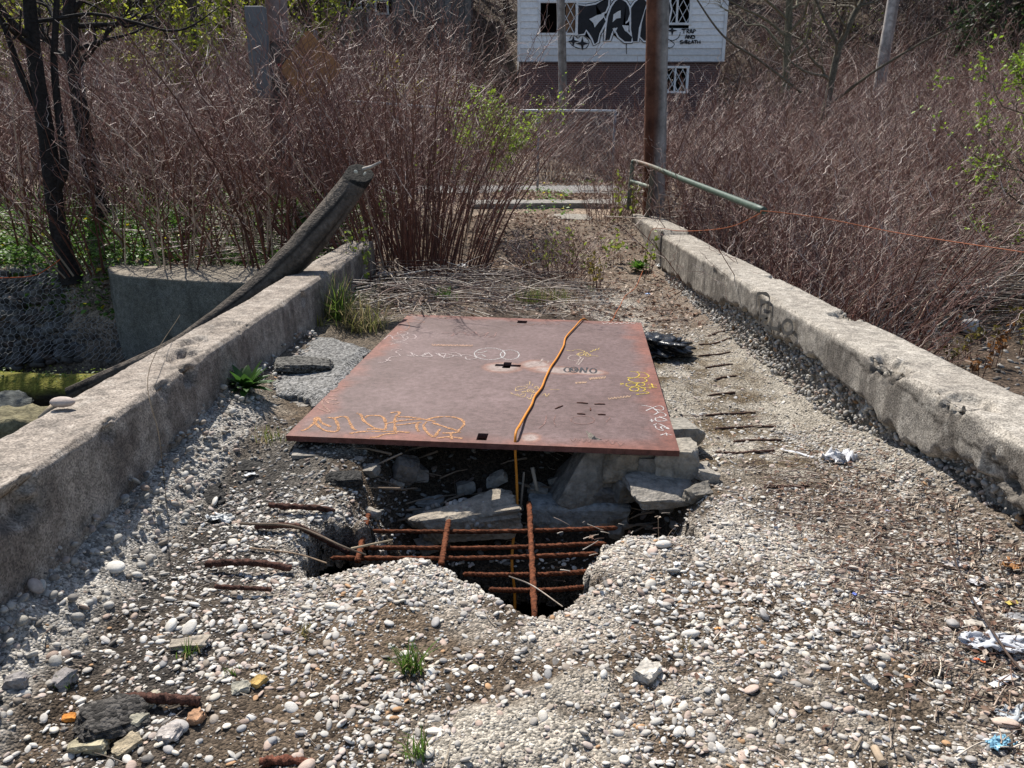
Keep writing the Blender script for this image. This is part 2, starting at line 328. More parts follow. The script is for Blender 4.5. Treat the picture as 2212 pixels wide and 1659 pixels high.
while ys[-1] < 14.2: ys.append(ys[-1] + (max(.011, .0062 * ys[-1]) if ys[-1] > .8 else .12))
ys = np.array(ys); X, Y = np.meshgrid(xs, ys); SD = hole_sd(X, Y); Z = deck_z(X, Y)
rim = np.clip(1 - SD / .09, 0, 1) * (Y < 3.3)
Z = Z - .055 * rim ** 2 + rim * (vn(X * 45, Y * 45, 41) - .45) * .05
nx, ny = len(xs), len(ys)
cell = (SD[:-1, :-1] + SD[1:, 1:]) / 2 > 0
idx = np.arange(nx * ny).reshape(ny, nx)
quads = np.stack([idx[:-1, :-1], idx[:-1, 1:], idx[1:, 1:], idx[1:, :-1]], -1)
top = quads[cell]
e = np.concatenate([top[:, [0, 1]], top[:, [1, 2]], top[:, [2, 3]], top[:, [3, 0]]]); key = np.sort(e, 1); key = key[:, 0].astype(np.int64) * (nx * ny) + key[:, 1]
_, inv, cnt = np.unique(key, return_inverse=True, return_counts=True); be = e[cnt[inv] == 1]
n0 = nx * ny; Vt = np.stack([X, Y, Z], -1).reshape(-1, 3)
lowers, wallF = [], []
off = n0
ub, ui = np.unique(be.ravel(), return_inverse=True); ui = ui.reshape(-1, 2)
rings = [ub]; Vall = [Vt]
for k, dz in enumerate((.05, .11, .19)):
    v = Vt[ub].copy(); v[:, 2] -= dz; v[:, :2] += (R.random((len(ub), 2)) - .5) * .035
    Vall.append(v); ids = np.arange(len(ub)) + off; off += len(ub)
    wallF.append(np.stack([rings[-1][ui[:, 1]], rings[-1][ui[:, 0]], ids[ui[:, 0]], ids[ui[:, 1]]], -1)); rings.append(ids)
# colours: dirt, pale crumbled concrete, black asphalt crumbs, litter, painted shade on the bank
n1, n2, n3 = fbm(X * 1.7, Y * 1.7, 51), fbm(X * 6, Y * 6, 52), fbm(X * 2.5 + 9, Y * 1.2, 53)
dirt = lerp([.05, .037, .026], [.165, .122, .084], n2)
c = lerp(dirt, [.36, .32, .265], ss(n1 + .35 * n2, .62, .86) * .85)
c = lerp(c, [.43, .385, .325], np.clip(1 - SD / .32, 0, 1) ** .6 * (Y < 3.35) * ss(n2, .2, .55))
c = lerp(c, lerp([.12, .09, .055], [.34, .31, .26], ss(n2, .3, .7)), ss(X, .8, 1.1) * ss(Y, 3.2, 4) * .8)
c = lerp(c, [.05, .045, .04], (1 - ss(X, -1.15, -.7)) * ss(n3 + .3 * n2, .42, .66) * (Y < 4.2) * .92)
c = lerp(c, [.035, .026, .018], ss(X, -.86, -.42) * (1 - ss(X, .7, .95)) * ss(Y, 3.25, 3.5))  # bank painted near black for the shade under the plate
c = lerp(c, [.33, .305, .27], (1 - ss(X + .12 * (n1 - .5), -1.5, -1.36)) * ss(n2, .1, .35))
c = lerp(c, [.3, .27, .225], ss(X, 1.78, 1.95) * .8)
c = lerp(c, [.11, .08, .058], ss(X + .25 * n2, 1.35, 1.75) * (1 - ss(Y, 3, 3.8)) * .75)
c = lerp(c, lerp([.12, .085, .065], [.26, .2, .15], n2), ss(Y + n1, 6.9, 8.3) * .8)
c = lerp(c, lerp([.07, .055, .04], [.15, .115, .08], n2), (1 - ss(X, -1.1, -.8)) * ss(Y, 4.1, 4.6) * .9)
c = lerp(c, [.46, .42, .36], ss(Y, 6.6, 7.2) * (1 - ss(Y, 9.2, 9.8)) * ss(n1 + .3 * n2, .55, .75) * ss(X, .3, .7) * (1 - ss(X, 1.2, 1.6)) * .9)
c = lerp(c, [.4, .36, .3], lumps(X, Y) * .85)
cA = np.concatenate([c.reshape(-1, 3)] + [np.clip(c.reshape(-1, 3)[ub] * .8 + .04, 0, 1)] * 3)
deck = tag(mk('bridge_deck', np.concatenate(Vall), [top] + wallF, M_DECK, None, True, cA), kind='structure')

# ------------------------------------------------------------------ gravel and cobbles
def deckpts(n, x0, x1, y0, y1, rng, dens=None):
    x = rng.uniform(x0, x1, n); y = rng.uniform(y0 ** .5, y1 ** .5, n) ** 2 if False else rng.uniform(y0, y1, n)
    k = hole_sd(x, y) > .012
    if dens is not None: k &= rng.random(n) < dens(x, y)
    return x[k], y[k]
patch = lambda x, y: (1 - .75 * lumps(x, y)) * np.clip(.35 + 1.5 * (fbm(x * 2.6, y * 2.6, 61) - .32), .12, 1)
parts = []; cobbles = []
def add_gravel(n, x0, x1, y0, y1, a0, a1, lod, sink, dens=patch, dark=1.0, pw=2.0):
    x, y = deckpts(n, x0, x1, y0, y1, R, dens); m_ = len(x); a = a0 + (a1 - a0) * R.random(m_) ** pw
    ax = np.stack([a * R.uniform(.95, 1.45, m_), a * R.uniform(.65, 1, m_), a * R.uniform(.28, .6, m_)], 1)
    C = np.stack([x, y, deck_z(x, y) + ax[:, 2] * sink], 1)
    rm = np.clip(1 - hole_sd(x, y) / .09, 0, 1) * (y < 3.3); C[:, 2] -= .045 * rm ** 2
    V, F, k = pebbles(C, ax, R, lod); parts.append((V, F, np.repeat(pebcol(m_, R, dark), k, 0)))
wl = lambda x, y: patch(x, y) * (.12 + .88 * ss(x, -1.5, -1.25)) * (1 - .3 * ss(x + .2 * fbm(x * 3, y * 3, 66), 1.45, 1.75))
add_gravel(46000, -1.6, 1.95, 1.25, 3.4, .0028, .0075, 1, .35, wl, .95)
add_gravel(1300, -1.6, 1.9, 1.25, 2.7, .011, .0185, 2, .3, wl)
add_gravel(11500, -1.6, 1.95, 1.25, 3.5, .0075, .0145, 2, .3, wl)
add_gravel(10000, .85, 1.98, 3.2, 9.5, .004, .010, 1, .25, patch, .85)
add_gravel(1300, .85, 1.98, 3.2, 7.5, .008, .016, 2, .25)
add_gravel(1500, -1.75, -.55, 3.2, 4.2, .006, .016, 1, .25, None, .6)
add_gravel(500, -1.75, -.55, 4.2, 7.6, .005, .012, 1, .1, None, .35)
add_gravel(300, -.9, .9, 3.45, 4.1, .008, .022, 2, .3, None, .3)  # bank pebbles darkened, the plate's shade put into their colour
add_gravel(5000, 1.6, 2.03, 1.3, 4.5, .004, .014, 1, .2, None, .8)
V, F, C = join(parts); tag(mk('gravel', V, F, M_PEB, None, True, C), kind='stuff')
# the larger loose cobbles, one object each
KINDS = [('smooth pale grey river cobble lying loose on the gravel deck', np.array([.55, .52, .47])), ('pinkish brown rounded cobble lying loose on the gravel deck', np.array([.43, .33, .27])),
         ('dull mid grey rounded cobble lying loose on the gravel deck', np.array([.34, .32, .3])), ('cream white rounded cobble lying loose on the gravel deck', np.array([.62, .57, .49]))]
cx_, cy_ = deckpts(900, -1.5, 1.85, 1.35, 3.3, R, None)
used = []
for i in range(len(cx_)):
    if len(used) >= 150: break
    x, y = cx_[i], cy_[i]; a = .0125 + .017 * R.random() ** 2.4
    if any((x - u) ** 2 + (y - v) ** 2 < (a + b + .004) ** 2 for u, v, b in used): continue
    used.append((x, y, a)); lab, cc = KINDS[R.choice(4, p=[.4, .15, .2, .25])]
    ax = np.array([[a * R.uniform(1, 1.4), a * R.uniform(.75, 1), a * R.uniform(.38, .62)]])
    V, F, k = pebbles(np.zeros((1, 3)), ax, R, 3, .16)
    o = mk('cobble', V, F, M_PEB, None, True, np.tile(np.clip(cc * R.uniform(.8, 1.12), 0, .7), (k, 1)))
    o.location = (x, y, float(deck_z(x, y)) + ax[0, 2] * .5); tag(o, lab, 'cobble', 'loose cobbles on the broken deck: ' + lab.split(' river')[0].split(' rounded')[0])

# ------------------------------------------------------------------ parapet walls
def parapet(name, y0, y1, prof_fn, label, cfn, res=.014):
    ysw = np.arange(y0, y1 + res / 2, res)
    P = [prof_fn(y) for y in ysw]; P = np.array(P)            # (ny, ns, 3)
    ny, ns, _ = P.shape
    idx = np.arange(ny * ns).reshape(ny, ns); F = np.stack([idx[:-1, :-1], idx[1:, :-1], idx[1:, 1:], idx[:-1, 1:]], -1).reshape(-1, 4)
    caps = [np.array([[idx[0, i], idx[0, i + 1], idx[0, ns - 2 - i], idx[0, ns - 1 - i]] for i in range(ns // 2 - 1)]), np.array([[idx[-1, i + 1], idx[-1, i], idx[-1, ns - 1 - i], idx[-1, ns - 2 - i]] for i in range(ns // 2 - 1)])]
    return tag(mk(name, P, [F] + caps, M_CONC, None, True, cfn(P).reshape(-1, 3)), label, 'wall')
def seg(a, b, n): return np.linspace(0, 1, n, endpoint=False)[:, None] * (np.array(b) - np.array(a)) + np.array(a)
pitsL = [(4.05, -1.8, .5, .10, .05), (4.35, -1.85, .53, .08, .03), (3.85, -1.67, .47, .07, .05), (4.75, -1.8, .53, .12, .02), (3.55, -1.66, .5, .05, .02), (3.0, -1.64, .49, .06, .03), (2.35, -1.63, .47, .1, .05), (2.05, -1.63, .45, .12, .05), (6.1, -1.68, .45, .06, .03)]
pitsR = [(4.05, 2.03, .5, .11, .055), (3.9, 2.02, .49, .07, .05), (3.35, 2.06, .5, .10, .04), (3.25, 2.1, .5, .05, .05), (5.25, 2.33, .5, .13, .05), (6.9, 2.35, .5, .08, .04), (2.95, 2.01, .33, .07, .04), (2.85, 2.01, .3, .05, .05), (7.6, 1.99, .42, .05, .02), (5.6, 1.99, .3, .06, .02)]
def disp(P, y, pits, sgn):
    x, z = P[:, 0], P[:, 2]; s = np.arange(len(P)) * .016
    d = (fbm(s * 3 + 5 * sgn, y * 3 + 0 * s, 71) - .5) * .014 + (fbm(s * 22, y * 22 + 0 * s, 72, 3) - .5) * .007
    for py, px, pz, r, dep in pits:
        q = np.sqrt(((y - py) / (r * 1.5)) ** 2 + ((x - px) / r) ** 2 + ((z - pz) / r) ** 2) + (vn(s * 30, y * 30 + 0 * s, 75) - .5) * .7
        d = d - dep * (1 - ss(q, .55, 1.0))
    return d
def profL(y):
    h = .53 + (fbm(np.array(y * .9), np.array(3.3), 77) - .5) * .03; tx = -1.665 + .012 * math.sin(y); ch = .016 + .03 * float(vn(np.array(y * 5), np.array(1.), 78)) ** 3
    A, B_, C_, D_, E_ = (-2.0, -.75), (-1.985, h - .02), (-1.965, h), (tx - ch, h), (tx, h - ch * 1.2)
    pts = np.concatenate([seg(A, B_, 24), seg(B_, C_, 3), seg(C_, D_, 20), seg(D_, E_, 4), seg(E_, (-1.63, -.28), 46)])
    n = np.concatenate([np.tile([-1, 0], (24, 1)), np.tile([-.7, .7], (3, 1)), np.tile([0, 1], (20, 1)), np.tile([.7, .7], (4, 1)), np.tile([1, .05], (46, 1))]).astype(float)
    P = np.stack([pts[:, 0], np.full(len(pts), y), pts[:, 1]], 1); d = disp(P, y, pitsL, -1)
    P[:, 0] += n[:, 0] * d; P[:, 2] += n[:, 1] * d; return P
def erode_edge(y): return np.interp(y, [2, 2.85, 3.2, 3.7, 4.6, 6.6, 7.2, 8.5, 10.2], [.24, .24, .26, .2, .24, .25, .19, .12, .1]) + (fbm(np.asarray(y * 4.3), np.asarray(7.1), 79) - .5) * .14
def profR(y):
    h = (.5 if y < 10.45 else .55) + (fbm(np.array(y * .9), np.array(9.3), 77) - .5) * .025
    ch = .014 + .03 * float(vn(np.array(y * 5), np.array(2.), 78)) ** 3; tx = 1.995
    A, B_, C_, D_, E_ = (2.385, -.85), (2.375, h - .02), (2.355, h), (tx + ch, h), (tx, h - ch * 1.2)
    pts = np.concatenate([seg((2.0, -.3), E_, 46)[::1], seg(E_, D_, 4), seg(D_, C_, 20), seg(C_, B_, 3), seg(B_, A, 24)])
    n = np.concatenate([np.tile([-1, .05], (46, 1)), np.tile([-.7, .7], (4, 1)), np.tile([0, 1], (20, 1)), np.tile([.7, .7], (3, 1)), np.tile([1, 0], (24, 1))]).astype(float)
    P = np.stack([pts[:, 0], np.full(len(pts), y), pts[:, 1]], 1); d = disp(P, y, pitsR, 1)
    z = P[:46, 2]; ee = erode_edge(y) + (fbm(z * 12, np.full(46, y * 12), 81, 2) - .5) * .06
    er = ss(z, ee + .012, ee - .03) * (1 if y < 10.3 else 0)
    d[:46] -= er * (.06 + .06 * fbm(z * 4, np.full(46, y * 4), 82) + .06 * (vn(z * 22, np.full(46, y * 22), 83) - .5))
    if 10.38 < y < 10.5: d -= .03
    P[:, 0] += n[:, 0] * d; P[:, 2] += n[:, 1] * d; return P[::-1]
def colL(P):
    y, x, z = P[..., 1], P[..., 0], P[..., 2]; n = fbm(y * 4, z * 4 + x * 4, 91); st = fbm(y * 7, z * .8 + 3, 92); f = fbm(y * 20, (x + z) * 20, 93, 3)
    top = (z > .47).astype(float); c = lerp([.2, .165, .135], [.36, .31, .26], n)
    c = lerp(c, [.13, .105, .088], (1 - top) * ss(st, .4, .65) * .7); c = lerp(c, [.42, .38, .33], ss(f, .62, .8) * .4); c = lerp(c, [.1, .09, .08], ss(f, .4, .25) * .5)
    return c * .92
def colR(P):
    y, x, z = P[..., 1], P[..., 0], P[..., 2]; n = fbm(y * 3, z * 4 + x * 4, 94); st = fbm(y * 6, z * .7 + 3, 95); f = fbm(y * 20, (x + z) * 20, 96, 3)
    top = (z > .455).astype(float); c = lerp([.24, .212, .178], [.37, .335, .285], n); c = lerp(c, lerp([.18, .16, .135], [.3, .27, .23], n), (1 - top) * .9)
    for pts in ([(4.5, .47), (4.2, .4), (3.95, .44), (3.6, .41), (3.3, .35), (3.1, .37), (2.85, .3), (2.6, .31)], [(3.3, .35), (3.25, .28), (3.12, .26)], [(6.2, .45), (6.15, .3), (6.22, .2)], [(8.1, .45), (8.05, .25)], [(2.5, .42), (2.45, .3), (2.35, .26)]):
        dm = np.full(y.shape, 9.0)
        for (ya, za), (yb, zb) in zip(pts[:-1], pts[1:]): tq = np.clip(((y - ya) * (yb - ya) + (z - za) * (zb - za)) / ((yb - ya) ** 2 + (zb - za) ** 2), 0, 1); dm = np.minimum(dm, np.hypot(y - ya - tq * (yb - ya), z - za - tq * (zb - za)))
        c = lerp(c, [.05, .043, .036], (1 - top) * ss(dm + .012 * (f - .5), .014, .005) * (x < 2.1))
    c = lerp(c, [.11, .095, .08], (1 - top) * ss(st, .46, .66) * .75); c = lerp(c, [.5, .46, .4], ss(f, .62, .8) * .4); c = lerp(c, [.13, .115, .1], ss(f, .38, .25) * .5)
    return c
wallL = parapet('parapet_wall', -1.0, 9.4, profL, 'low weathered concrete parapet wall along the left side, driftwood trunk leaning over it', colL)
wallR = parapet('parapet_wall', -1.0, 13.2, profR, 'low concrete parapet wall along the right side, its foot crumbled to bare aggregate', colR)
# bare aggregate stuck in the crumbled foot of the walls
n = 12000; y = R.uniform(1.2, 10.2, n); ee = erode_edge(y) - .01; z = ee - R.random(n) * (ee + .16); a = .005 + .015 * R.random(n) ** 2.4
k = R.random(n) < .6; y, z, a = y[k], z[k], a[k]; n = len(y); x = 2.06 + .03 * R.random(n) - .07 * ss(z, .1, -.08) - .015
V, F, k = pebbles(np.stack([x, y, z], 1), np.stack([a * .8, a * 1.1, a * .8], 1), R, 2, .2, .3)
tag(mk('exposed_aggregate', V, F, M_PEB, wallR, True, np.repeat(pebcol(n, R, .75), k, 0)), kind='stuff')
n = 1500; y = 1.0 + 5 * R.random(n) ** 1.5; t = R.random(n); x = -1.66 + .24 * t; z = deck_z(x, y) - .004 + R.normal(0, .004, n); a = .005 + .017 * R.random(n) ** 2.5
z = z + .06 * (1 - t) * (R.random(n) < .4)
V, F, k = pebbles(np.stack([x, y, z], 1), np.stack([a, a, a * .7], 1), R, 2, .2, .3)
tag(mk('exposed_aggregate', V, F, M_PEB, wallL, True, np.repeat(pebcol(n, R, .75), k, 0)), kind='stuff')

# ------------------------------------------------------------------ steel road plate
ZN, ZF = .165, .125
PA, PB, PC, PD = at(617, 941, ZN), at(1468, 974, ZN), at(1385, 697, ZF), at(882, 679, ZF)
NU, NV = 150, 220
u, v = np.meshgrid(np.linspace(0, 1, NU + 1), np.linspace(0, 1, NV + 1))
S_ = (PA * ((1 - u) * (1 - v))[..., None] + PB * (u * (1 - v))[..., None] + PC * (u * v)[..., None] + PD * ((1 - u) * v)[..., None])
S_[..., 2] += .004 * np.sin(u * 3.1) * np.sin(v * 3.1) + (fbm(u * 3, v * 4, 101) - .5) * .001
pn = np.cross(PB - PA, PD - PA); pn /= np.linalg.norm(pn)
def onplate(x, y, lift=.0018):
    d = ray(x, y); o = np.array([0, 0, CAMH]); t = ((PA - o) @ pn) / (d @ pn); p = o + d * t
    uu, vv = puv(p); return p + pn * (lift + .004 * math.sin(uu * 3.1) * math.sin(vv * 3.1))
def puv(p):
    e1, e2 = PB - PA, PD - PA; q = p - PA; A = np.array([e1[:2], e2[:2]]).T; return np.linalg.solve(A, q[:2])
mask = np.ones((NV, NU), bool)
for (x, y, w, h) in ((1041, 943, 11, 7), (1090, 787, 6, 6), (1090, 787.5, 26, 1.2), (1118, 692, 8.5, 3)):
    qs = np.array([puv(onplate(x + i * w, y + j * h)) for i in (-1, 1) for j in (-1, 1)])
    i0, i1 = int(round(qs[:, 0].min() * NU)), int(round(qs[:, 0].max() * NU)); j0, j1 = int(round(qs[:, 1].min() * NV)), int(round(qs[:, 1].max() * NV))
    mask[max(j0, 1):max(j1, j0 + 1), i0:max(i1, i0 + 1)] = False
idx = np.arange((NU + 1) * (NV + 1)).reshape(NV + 1, NU + 1); n0 = idx.size
q = np.stack([idx[:-1, :-1], idx[:-1, 1:], idx[1:, 1:], idx[1:, :-1]], -1)[mask]
e = np.concatenate([q[:, [0, 1]], q[:, [1, 2]], q[:, [2, 3]], q[:, [3, 0]]]); ks = np.sort(e, 1); ks = ks[:, 0].astype(np.int64) * n0 + ks[:, 1]
_, inv, cnt = np.unique(ks, return_inverse=True, return_counts=True); be = e[cnt[inv] == 1]
Vt = S_.reshape(-1, 3); lipn = vn(np.arange(n0) * .6, np.zeros(n0), 3) * .004
Vb = Vt - [0, 0, .03]; Vb[:, :2] += (lipn - .002)[:, None]
side = np.stack([be[:, 1], be[:, 0], be[:, 0] + n0, be[:, 1] + n0], -1)
edge = np.minimum(np.minimum(u, 1 - u) * 2.05, np.minimum(v, 1 - v) * 3.1); nn = fbm(u * 10, v * 15, 103)
c = np.broadcast_to(np.array([.115, .073, .068]), u.shape + (3,)).copy()
c = lerp(c, [.19, .062, .036], ss(edge + .25 * (nn - .5), .16, 0) * .75)
def bare(px, py, rx, ry):
    global c
    q0 = puv(onplate(px, py)); ru, rv = abs(puv(onplate(px + rx, py))[0] - q0[0]), abs(puv(onplate(px, py - ry))[1] - q0[1])
    d = np.sqrt(((u - q0[0]) / ru) ** 2 + ((v - q0[1]) / rv) ** 2) + (nn - .5) * .5
    c = lerp(c, [.22, .1, .06], ss(d, 1.25, .95) * .6); c = lerp(c, [.27, .23, .205], ss(d, 1.0, .55) * .8)
bare(1078, 792, 36, 10); bare(1150, 785, 30, 9); bare(1200, 797, 55, 8); bare(1143, 945, 23, 10); bare(1260, 800, 40, 6)
cs = np.concatenate([c.reshape(-1, 3), np.broadcast_to([.13, .055, .045], (n0, 3))])
plate = tag(mk('steel_plate', np.concatenate([Vt, Vb]), [q, side, (q + n0)[:, ::-1]], M_STEEL, None, False, cs), 'large rusty steel road plate laid over the hole, scribbled with graffiti', 'steel plate')
def stroke_mesh(lines, proj, w, nrm):
    Vs, Fs, n = [], [], 0
    for L in lines:
        p = np.array([proj(*q) for q in L]); m = max(4, len(p) * 5); p = crom(p, m) if len(p) > 2 else np.linspace(p[0], p[1], 4)
        t = np.gradient(p, axis=0); t /= np.linalg.norm(t, axis=1, keepdims=True) + 1e-9; s = np.cross(nrm, t); s /= np.linalg.norm(s, axis=1, keepdims=True) + 1e-9
        ww = (w * R.uniform(.6, 1.25, len(p)))[:, None]; Vs += [p - s * ww, p + s * ww]; m = len(p); i = np.arange(m - 1)
        Fs.append(np.stack([n + i, n + i + 1, n + m + i + 1, n + m + i], -1)); n += 2 * m
    return np.concatenate(Vs), np.concatenate(Fs)
zA = lambda x, y: onplate(604.8 + .2109 * x, 829.4 + .2109 * y)
zB = lambda x, y: onplate(777.6 + .289 * x, 673.9 + .289 * y)
zC = lambda x, y: onplate(1071.4 + .1953 * x, 734.4 + .1953 * y)
def ell(cx, cy, rx, ry, n=14, a0=0): return [(cx + rx * math.cos(a0 + i * 2 * math.pi / n), cy + ry * math.sin(a0 + i * 2 * math.pi / n)) for i in range(n + 1)]
def zig(x0, y0, x1, y1, n, h): return [(x0 + (x1 - x0) * i / n, y0 + (y1 - y0) * i / n + (h if i % 2 else -h)) for i in range(n + 1)]
def graf(lines, proj, w, col, lab=None):
    V, F = stroke_mesh(lines, proj, w, pn); o = mk('graffiti_tag', V, F, M_SPRAY, plate, True, np.broadcast_to(col, (len(V), 3)) * R.uniform(.5, 1.0, (len(V), 1)))
    if lab: o['label'] = lab
graf([[(215, 480), (260, 470), (330, 420), (375, 370), (390, 340), (350, 370), (400, 440), (470, 480), (570, 490), (600, 450), (570, 370), (540, 350)], [(395, 345), (430, 400), (520, 440)],
      [(480, 345), (560, 350), (640, 335), (690, 350), (720, 410), (750, 460), (780, 475)], [(790, 300), (830, 320), (850, 370), (900, 410), (960, 450), (1040, 470), (1080, 460), (1080, 390), (1050, 340), (980, 325), (900, 330), (870, 350)],
      [(890, 465), (960, 465), (1080, 465)], [(710, 510), (850, 490), (1040, 490), (1180, 490), (1330, 500)], [(1130, 300), (1210, 290), (1220, 310), (1180, 350), (1175, 420), (1180, 490)],
      [(1210, 340), (1340, 345), (1500, 370), (1590, 390)], [(1090, 410), (1200, 385), (1340, 370), (1450, 365)], [(1190, 425), (1330, 410), (1400, 400), (1450, 395)], [(1410, 400), (1400, 450), (1420, 490)],
      [(1500, 370), (1600, 345), (1740, 340), (1850, 365), (1885, 410), (1850, 460), (1820, 490)], [(1500, 390), (1470, 430), (1500, 490), (1560, 540), (1590, 535), (1620, 490), (1640, 465)], [(1560, 400), (1680, 440), (1810, 480)],
      [(920, 550), (1000, 545), (1060, 520), (1200, 505)], [(1610, 560), (1720, 545), (1870, 560)], [(1660, 505), (1740, 505), (1850, 495)], [(1750, 510), (1760, 570)]], zA, .0085, [.52, .27, .13], 'large chalky orange tag along the near edge')
graf([[(380, 240), (430, 265), (510, 290), (430, 200), (460, 160), (500, 200), (560, 205), (610, 190)], [(590, 170), (480, 150)], [(500, 125), (600, 130)], [(600, 45), (550, 45), (520, 70), (570, 75), (600, 55)], [(640, 25), (740, 25)]], zA, .006, [.4, .25, .2], 'faded pink tag up the left edge')
graf([ell(970, 318, 115, 44), ell(1120, 325, 70, 36), [(860, 300), (900, 310), (950, 296)], [(870, 330), (910, 325), (940, 340)]], zB, .0045, [.6, .58, .56], 'two white overlapping ovals')
graf([[(350, 325), (400, 335), (380, 305), (440, 335), (500, 310), (540, 335), (470, 335), (520, 305)], [(560, 310), (620, 340), (590, 312), (700, 330), (630, 350), (640, 320)], [(680, 312), (720, 310), (760, 335), (700, 330)], [(760, 325), (830, 330), (870, 350), (800, 360), (790, 340)]], zB, .006, [.5, .42, .4], 'pale spiky tag')
graf([ell(320, 160, 40, 12), ell(300, 195, 60, 17), ell(370, 187, 50, 20), [(240, 215), (360, 240)], [(350, 210), (230, 245)], [(180, 205), (220, 175), (240, 190)], [(230, 290), (260, 280), (310, 282), (270, 300), (300, 330), (230, 340), (190, 375), (135, 380)], [(190, 355), (240, 372)]], zB, .0055, [.5, .4, .38], 'pale looping tag in the far left corner')
graf([[(610, 160), (700, 160), (680, 185), (760, 150), (800, 175), (860, 150), (900, 185), (960, 155), (930, 190)], [(1020, 155), (1000, 190), (960, 190), (1020, 175)], ell(830, 165, 40, 14)], zB, .005, [.32, .2, .18])
graf([zig(540, 250, 840, 256, 26, 6)], zB, .006, [.45, .28, .2], 'orange scribble')
graf([[(1540, 290), (1580, 295), (1620, 285), (1680, 300), (1620, 320), (1660, 330), (1690, 305), (1720, 330), (1750, 330), (1785, 335)], ell(1660, 318, 30, 10), ell(1705, 326, 20, 9), zig(1720, 300, 1790, 275, 6, 5)], zB, .004, [.55, .4, .16], 'thin yellow scrawl')
graf([zig(1810, 86, 2060, 84, 12, 4)], zB, .006, [.55, .48, .44]); graf([zig(1120, 100, 1500, 90, 12, 6)], zB, .004, [.3, .17, .14])
graf([[(350, 60), (370, 110), (340, 140)], [(360, 45), (480, 75), (420, 80)], [(590, 50), (620, 40), (680, 35)]], zB, .005, [.36, .2, .15])
graf([ell(790, 335, 35, 25), ell(860, 335, 45, 30), ell(860, 335, 20, 14), [(930, 365), (945, 310)], [(945, 310), (990, 365)], [(990, 365), (1010, 310)], ell(1075, 345, 35, 25)], zC, .007, [.055, .06, .07], 'dark grey lettering')
graf([[(1480, 350), (1560, 360), (1585, 390), (1540, 420), (1450, 420)], [(1560, 355), (1640, 365), (1690, 400), (1660, 420), (1580, 420), (1480, 430), (1470, 450), (1540, 475), (1620, 475), (1670, 455), (1640, 425)], ell(1497, 500, 62, 20), ell(1600, 495, 45, 17), ell(1530, 547, 50, 22), [(1600, 530), (1650, 545), (1620, 570), (1560, 570)], [(1550, 605), (1690, 590), (1640, 570)], [(1560, 515), (1620, 528), (1720, 535)], [(1680, 500), (1780, 505)], [(1720, 485), (1740, 530)], [(1780, 530), (1690, 515)], ell(1393, 490, 14, 6)], zC, .0045, [.62, .46, .06], 'yellow looping tag by the right edge')
graf([[(215, 570), (230, 530), (340, 520), (320, 545), (220, 570)], [(375, 470), (370, 505)], [(340, 500), (355, 510)], [(410, 495), (400, 512)], [(160, 590), (200, 610), (250, 620), (230, 600)], [(255, 630), (300, 600), (330, 610), (300, 640), (255, 630)], [(340, 640), (380, 660), (400, 610), (440, 620), (400, 650)], ell(380, 568, 35, 17), ell(380, 568, 14, 7), [(420, 540), (450, 520), (470, 545), (430, 550)], [(520, 540), (590, 535)], [(600, 555), (700, 555)], [(510, 620), (540, 600), (560, 630), (590, 600)], zig(280, 585, 330, 575, 5, 6), zig(400, 585, 470, 590, 5, 8)], zC, .003, [.6, .42, .2], 'small yellow sunburst doodle')
graf([[(1610, 725), (1700, 740), (1780, 775), (1850, 775), (1840, 740), (1780, 735), (1660, 785)], [(1740, 760), (1790, 800), (1750, 830), (1820, 800), (1880, 840), (1760, 870)], [(1800, 850), (1890, 890), (1780, 900), (1760, 860)], [(1700, 890), (1750, 900)], [(1720, 880), (1725, 910)], [(1740, 945), (1800, 930), (1920, 990), (1820, 960), (1850, 1005), (1780, 985), (1760, 950)], [(1820, 1055), (1880, 1040), (1950, 1055)], [(1880, 1025), (1890, 1060)]], zC, .004, [.6, .56, .54], 'white jagged lettering by the right edge')
graf([zig(880, 480, 1000, 475, 12, 9), zig(1030, 435, 1210, 418, 14, 12), zig(1240, 655, 1490, 625, 14, 10)], zC, .004, [.45, .3, .2])
graf([ell(960, 890, 130, 45), [(1200, 850), (1260, 860), (1220, 910)], [(560, 840), (540, 920), (480, 980)], [(660, 840), (640, 900), (660, 960)], zig(820, 1110, 1060, 1115, 8, 18), zig(1150, 1110, 1420, 1160, 6, 20)], zC, .0035, [.27, .16, .14])
graf([[(465, 275), (500, 235), (520, 215), (510, 240), (575, 240), (570, 260)], ell(865, 205, 70, 28), [(890, 275), (940, 200)], [(910, 280), (970, 205)]], zC, .0055, [.45, .36, .32])
V, F = [], []
for L in ([(895, 700), (1015, 708)], [(1090, 716), (1205, 716)], [(1045, 762), (1045, 786)], [(900, 822), (985, 828)], [(1130, 830), (1210, 832)], [(655, 768), (738, 735)]):
    p0, p1 = zC(*L[0]), zC(*L[1]); vv, ff = rod([p0, (p0 + p1) / 2 + pn * .002, p1], .004, 6); F.append(ff + sum(len(a) for a in V)); V.append(vv)
mk('weld_bead', np.concatenate(V), F, M_RUST, plate, True, np.broadcast_to([.09, .04, .03], (sum(len(a) for a in V), 3)))

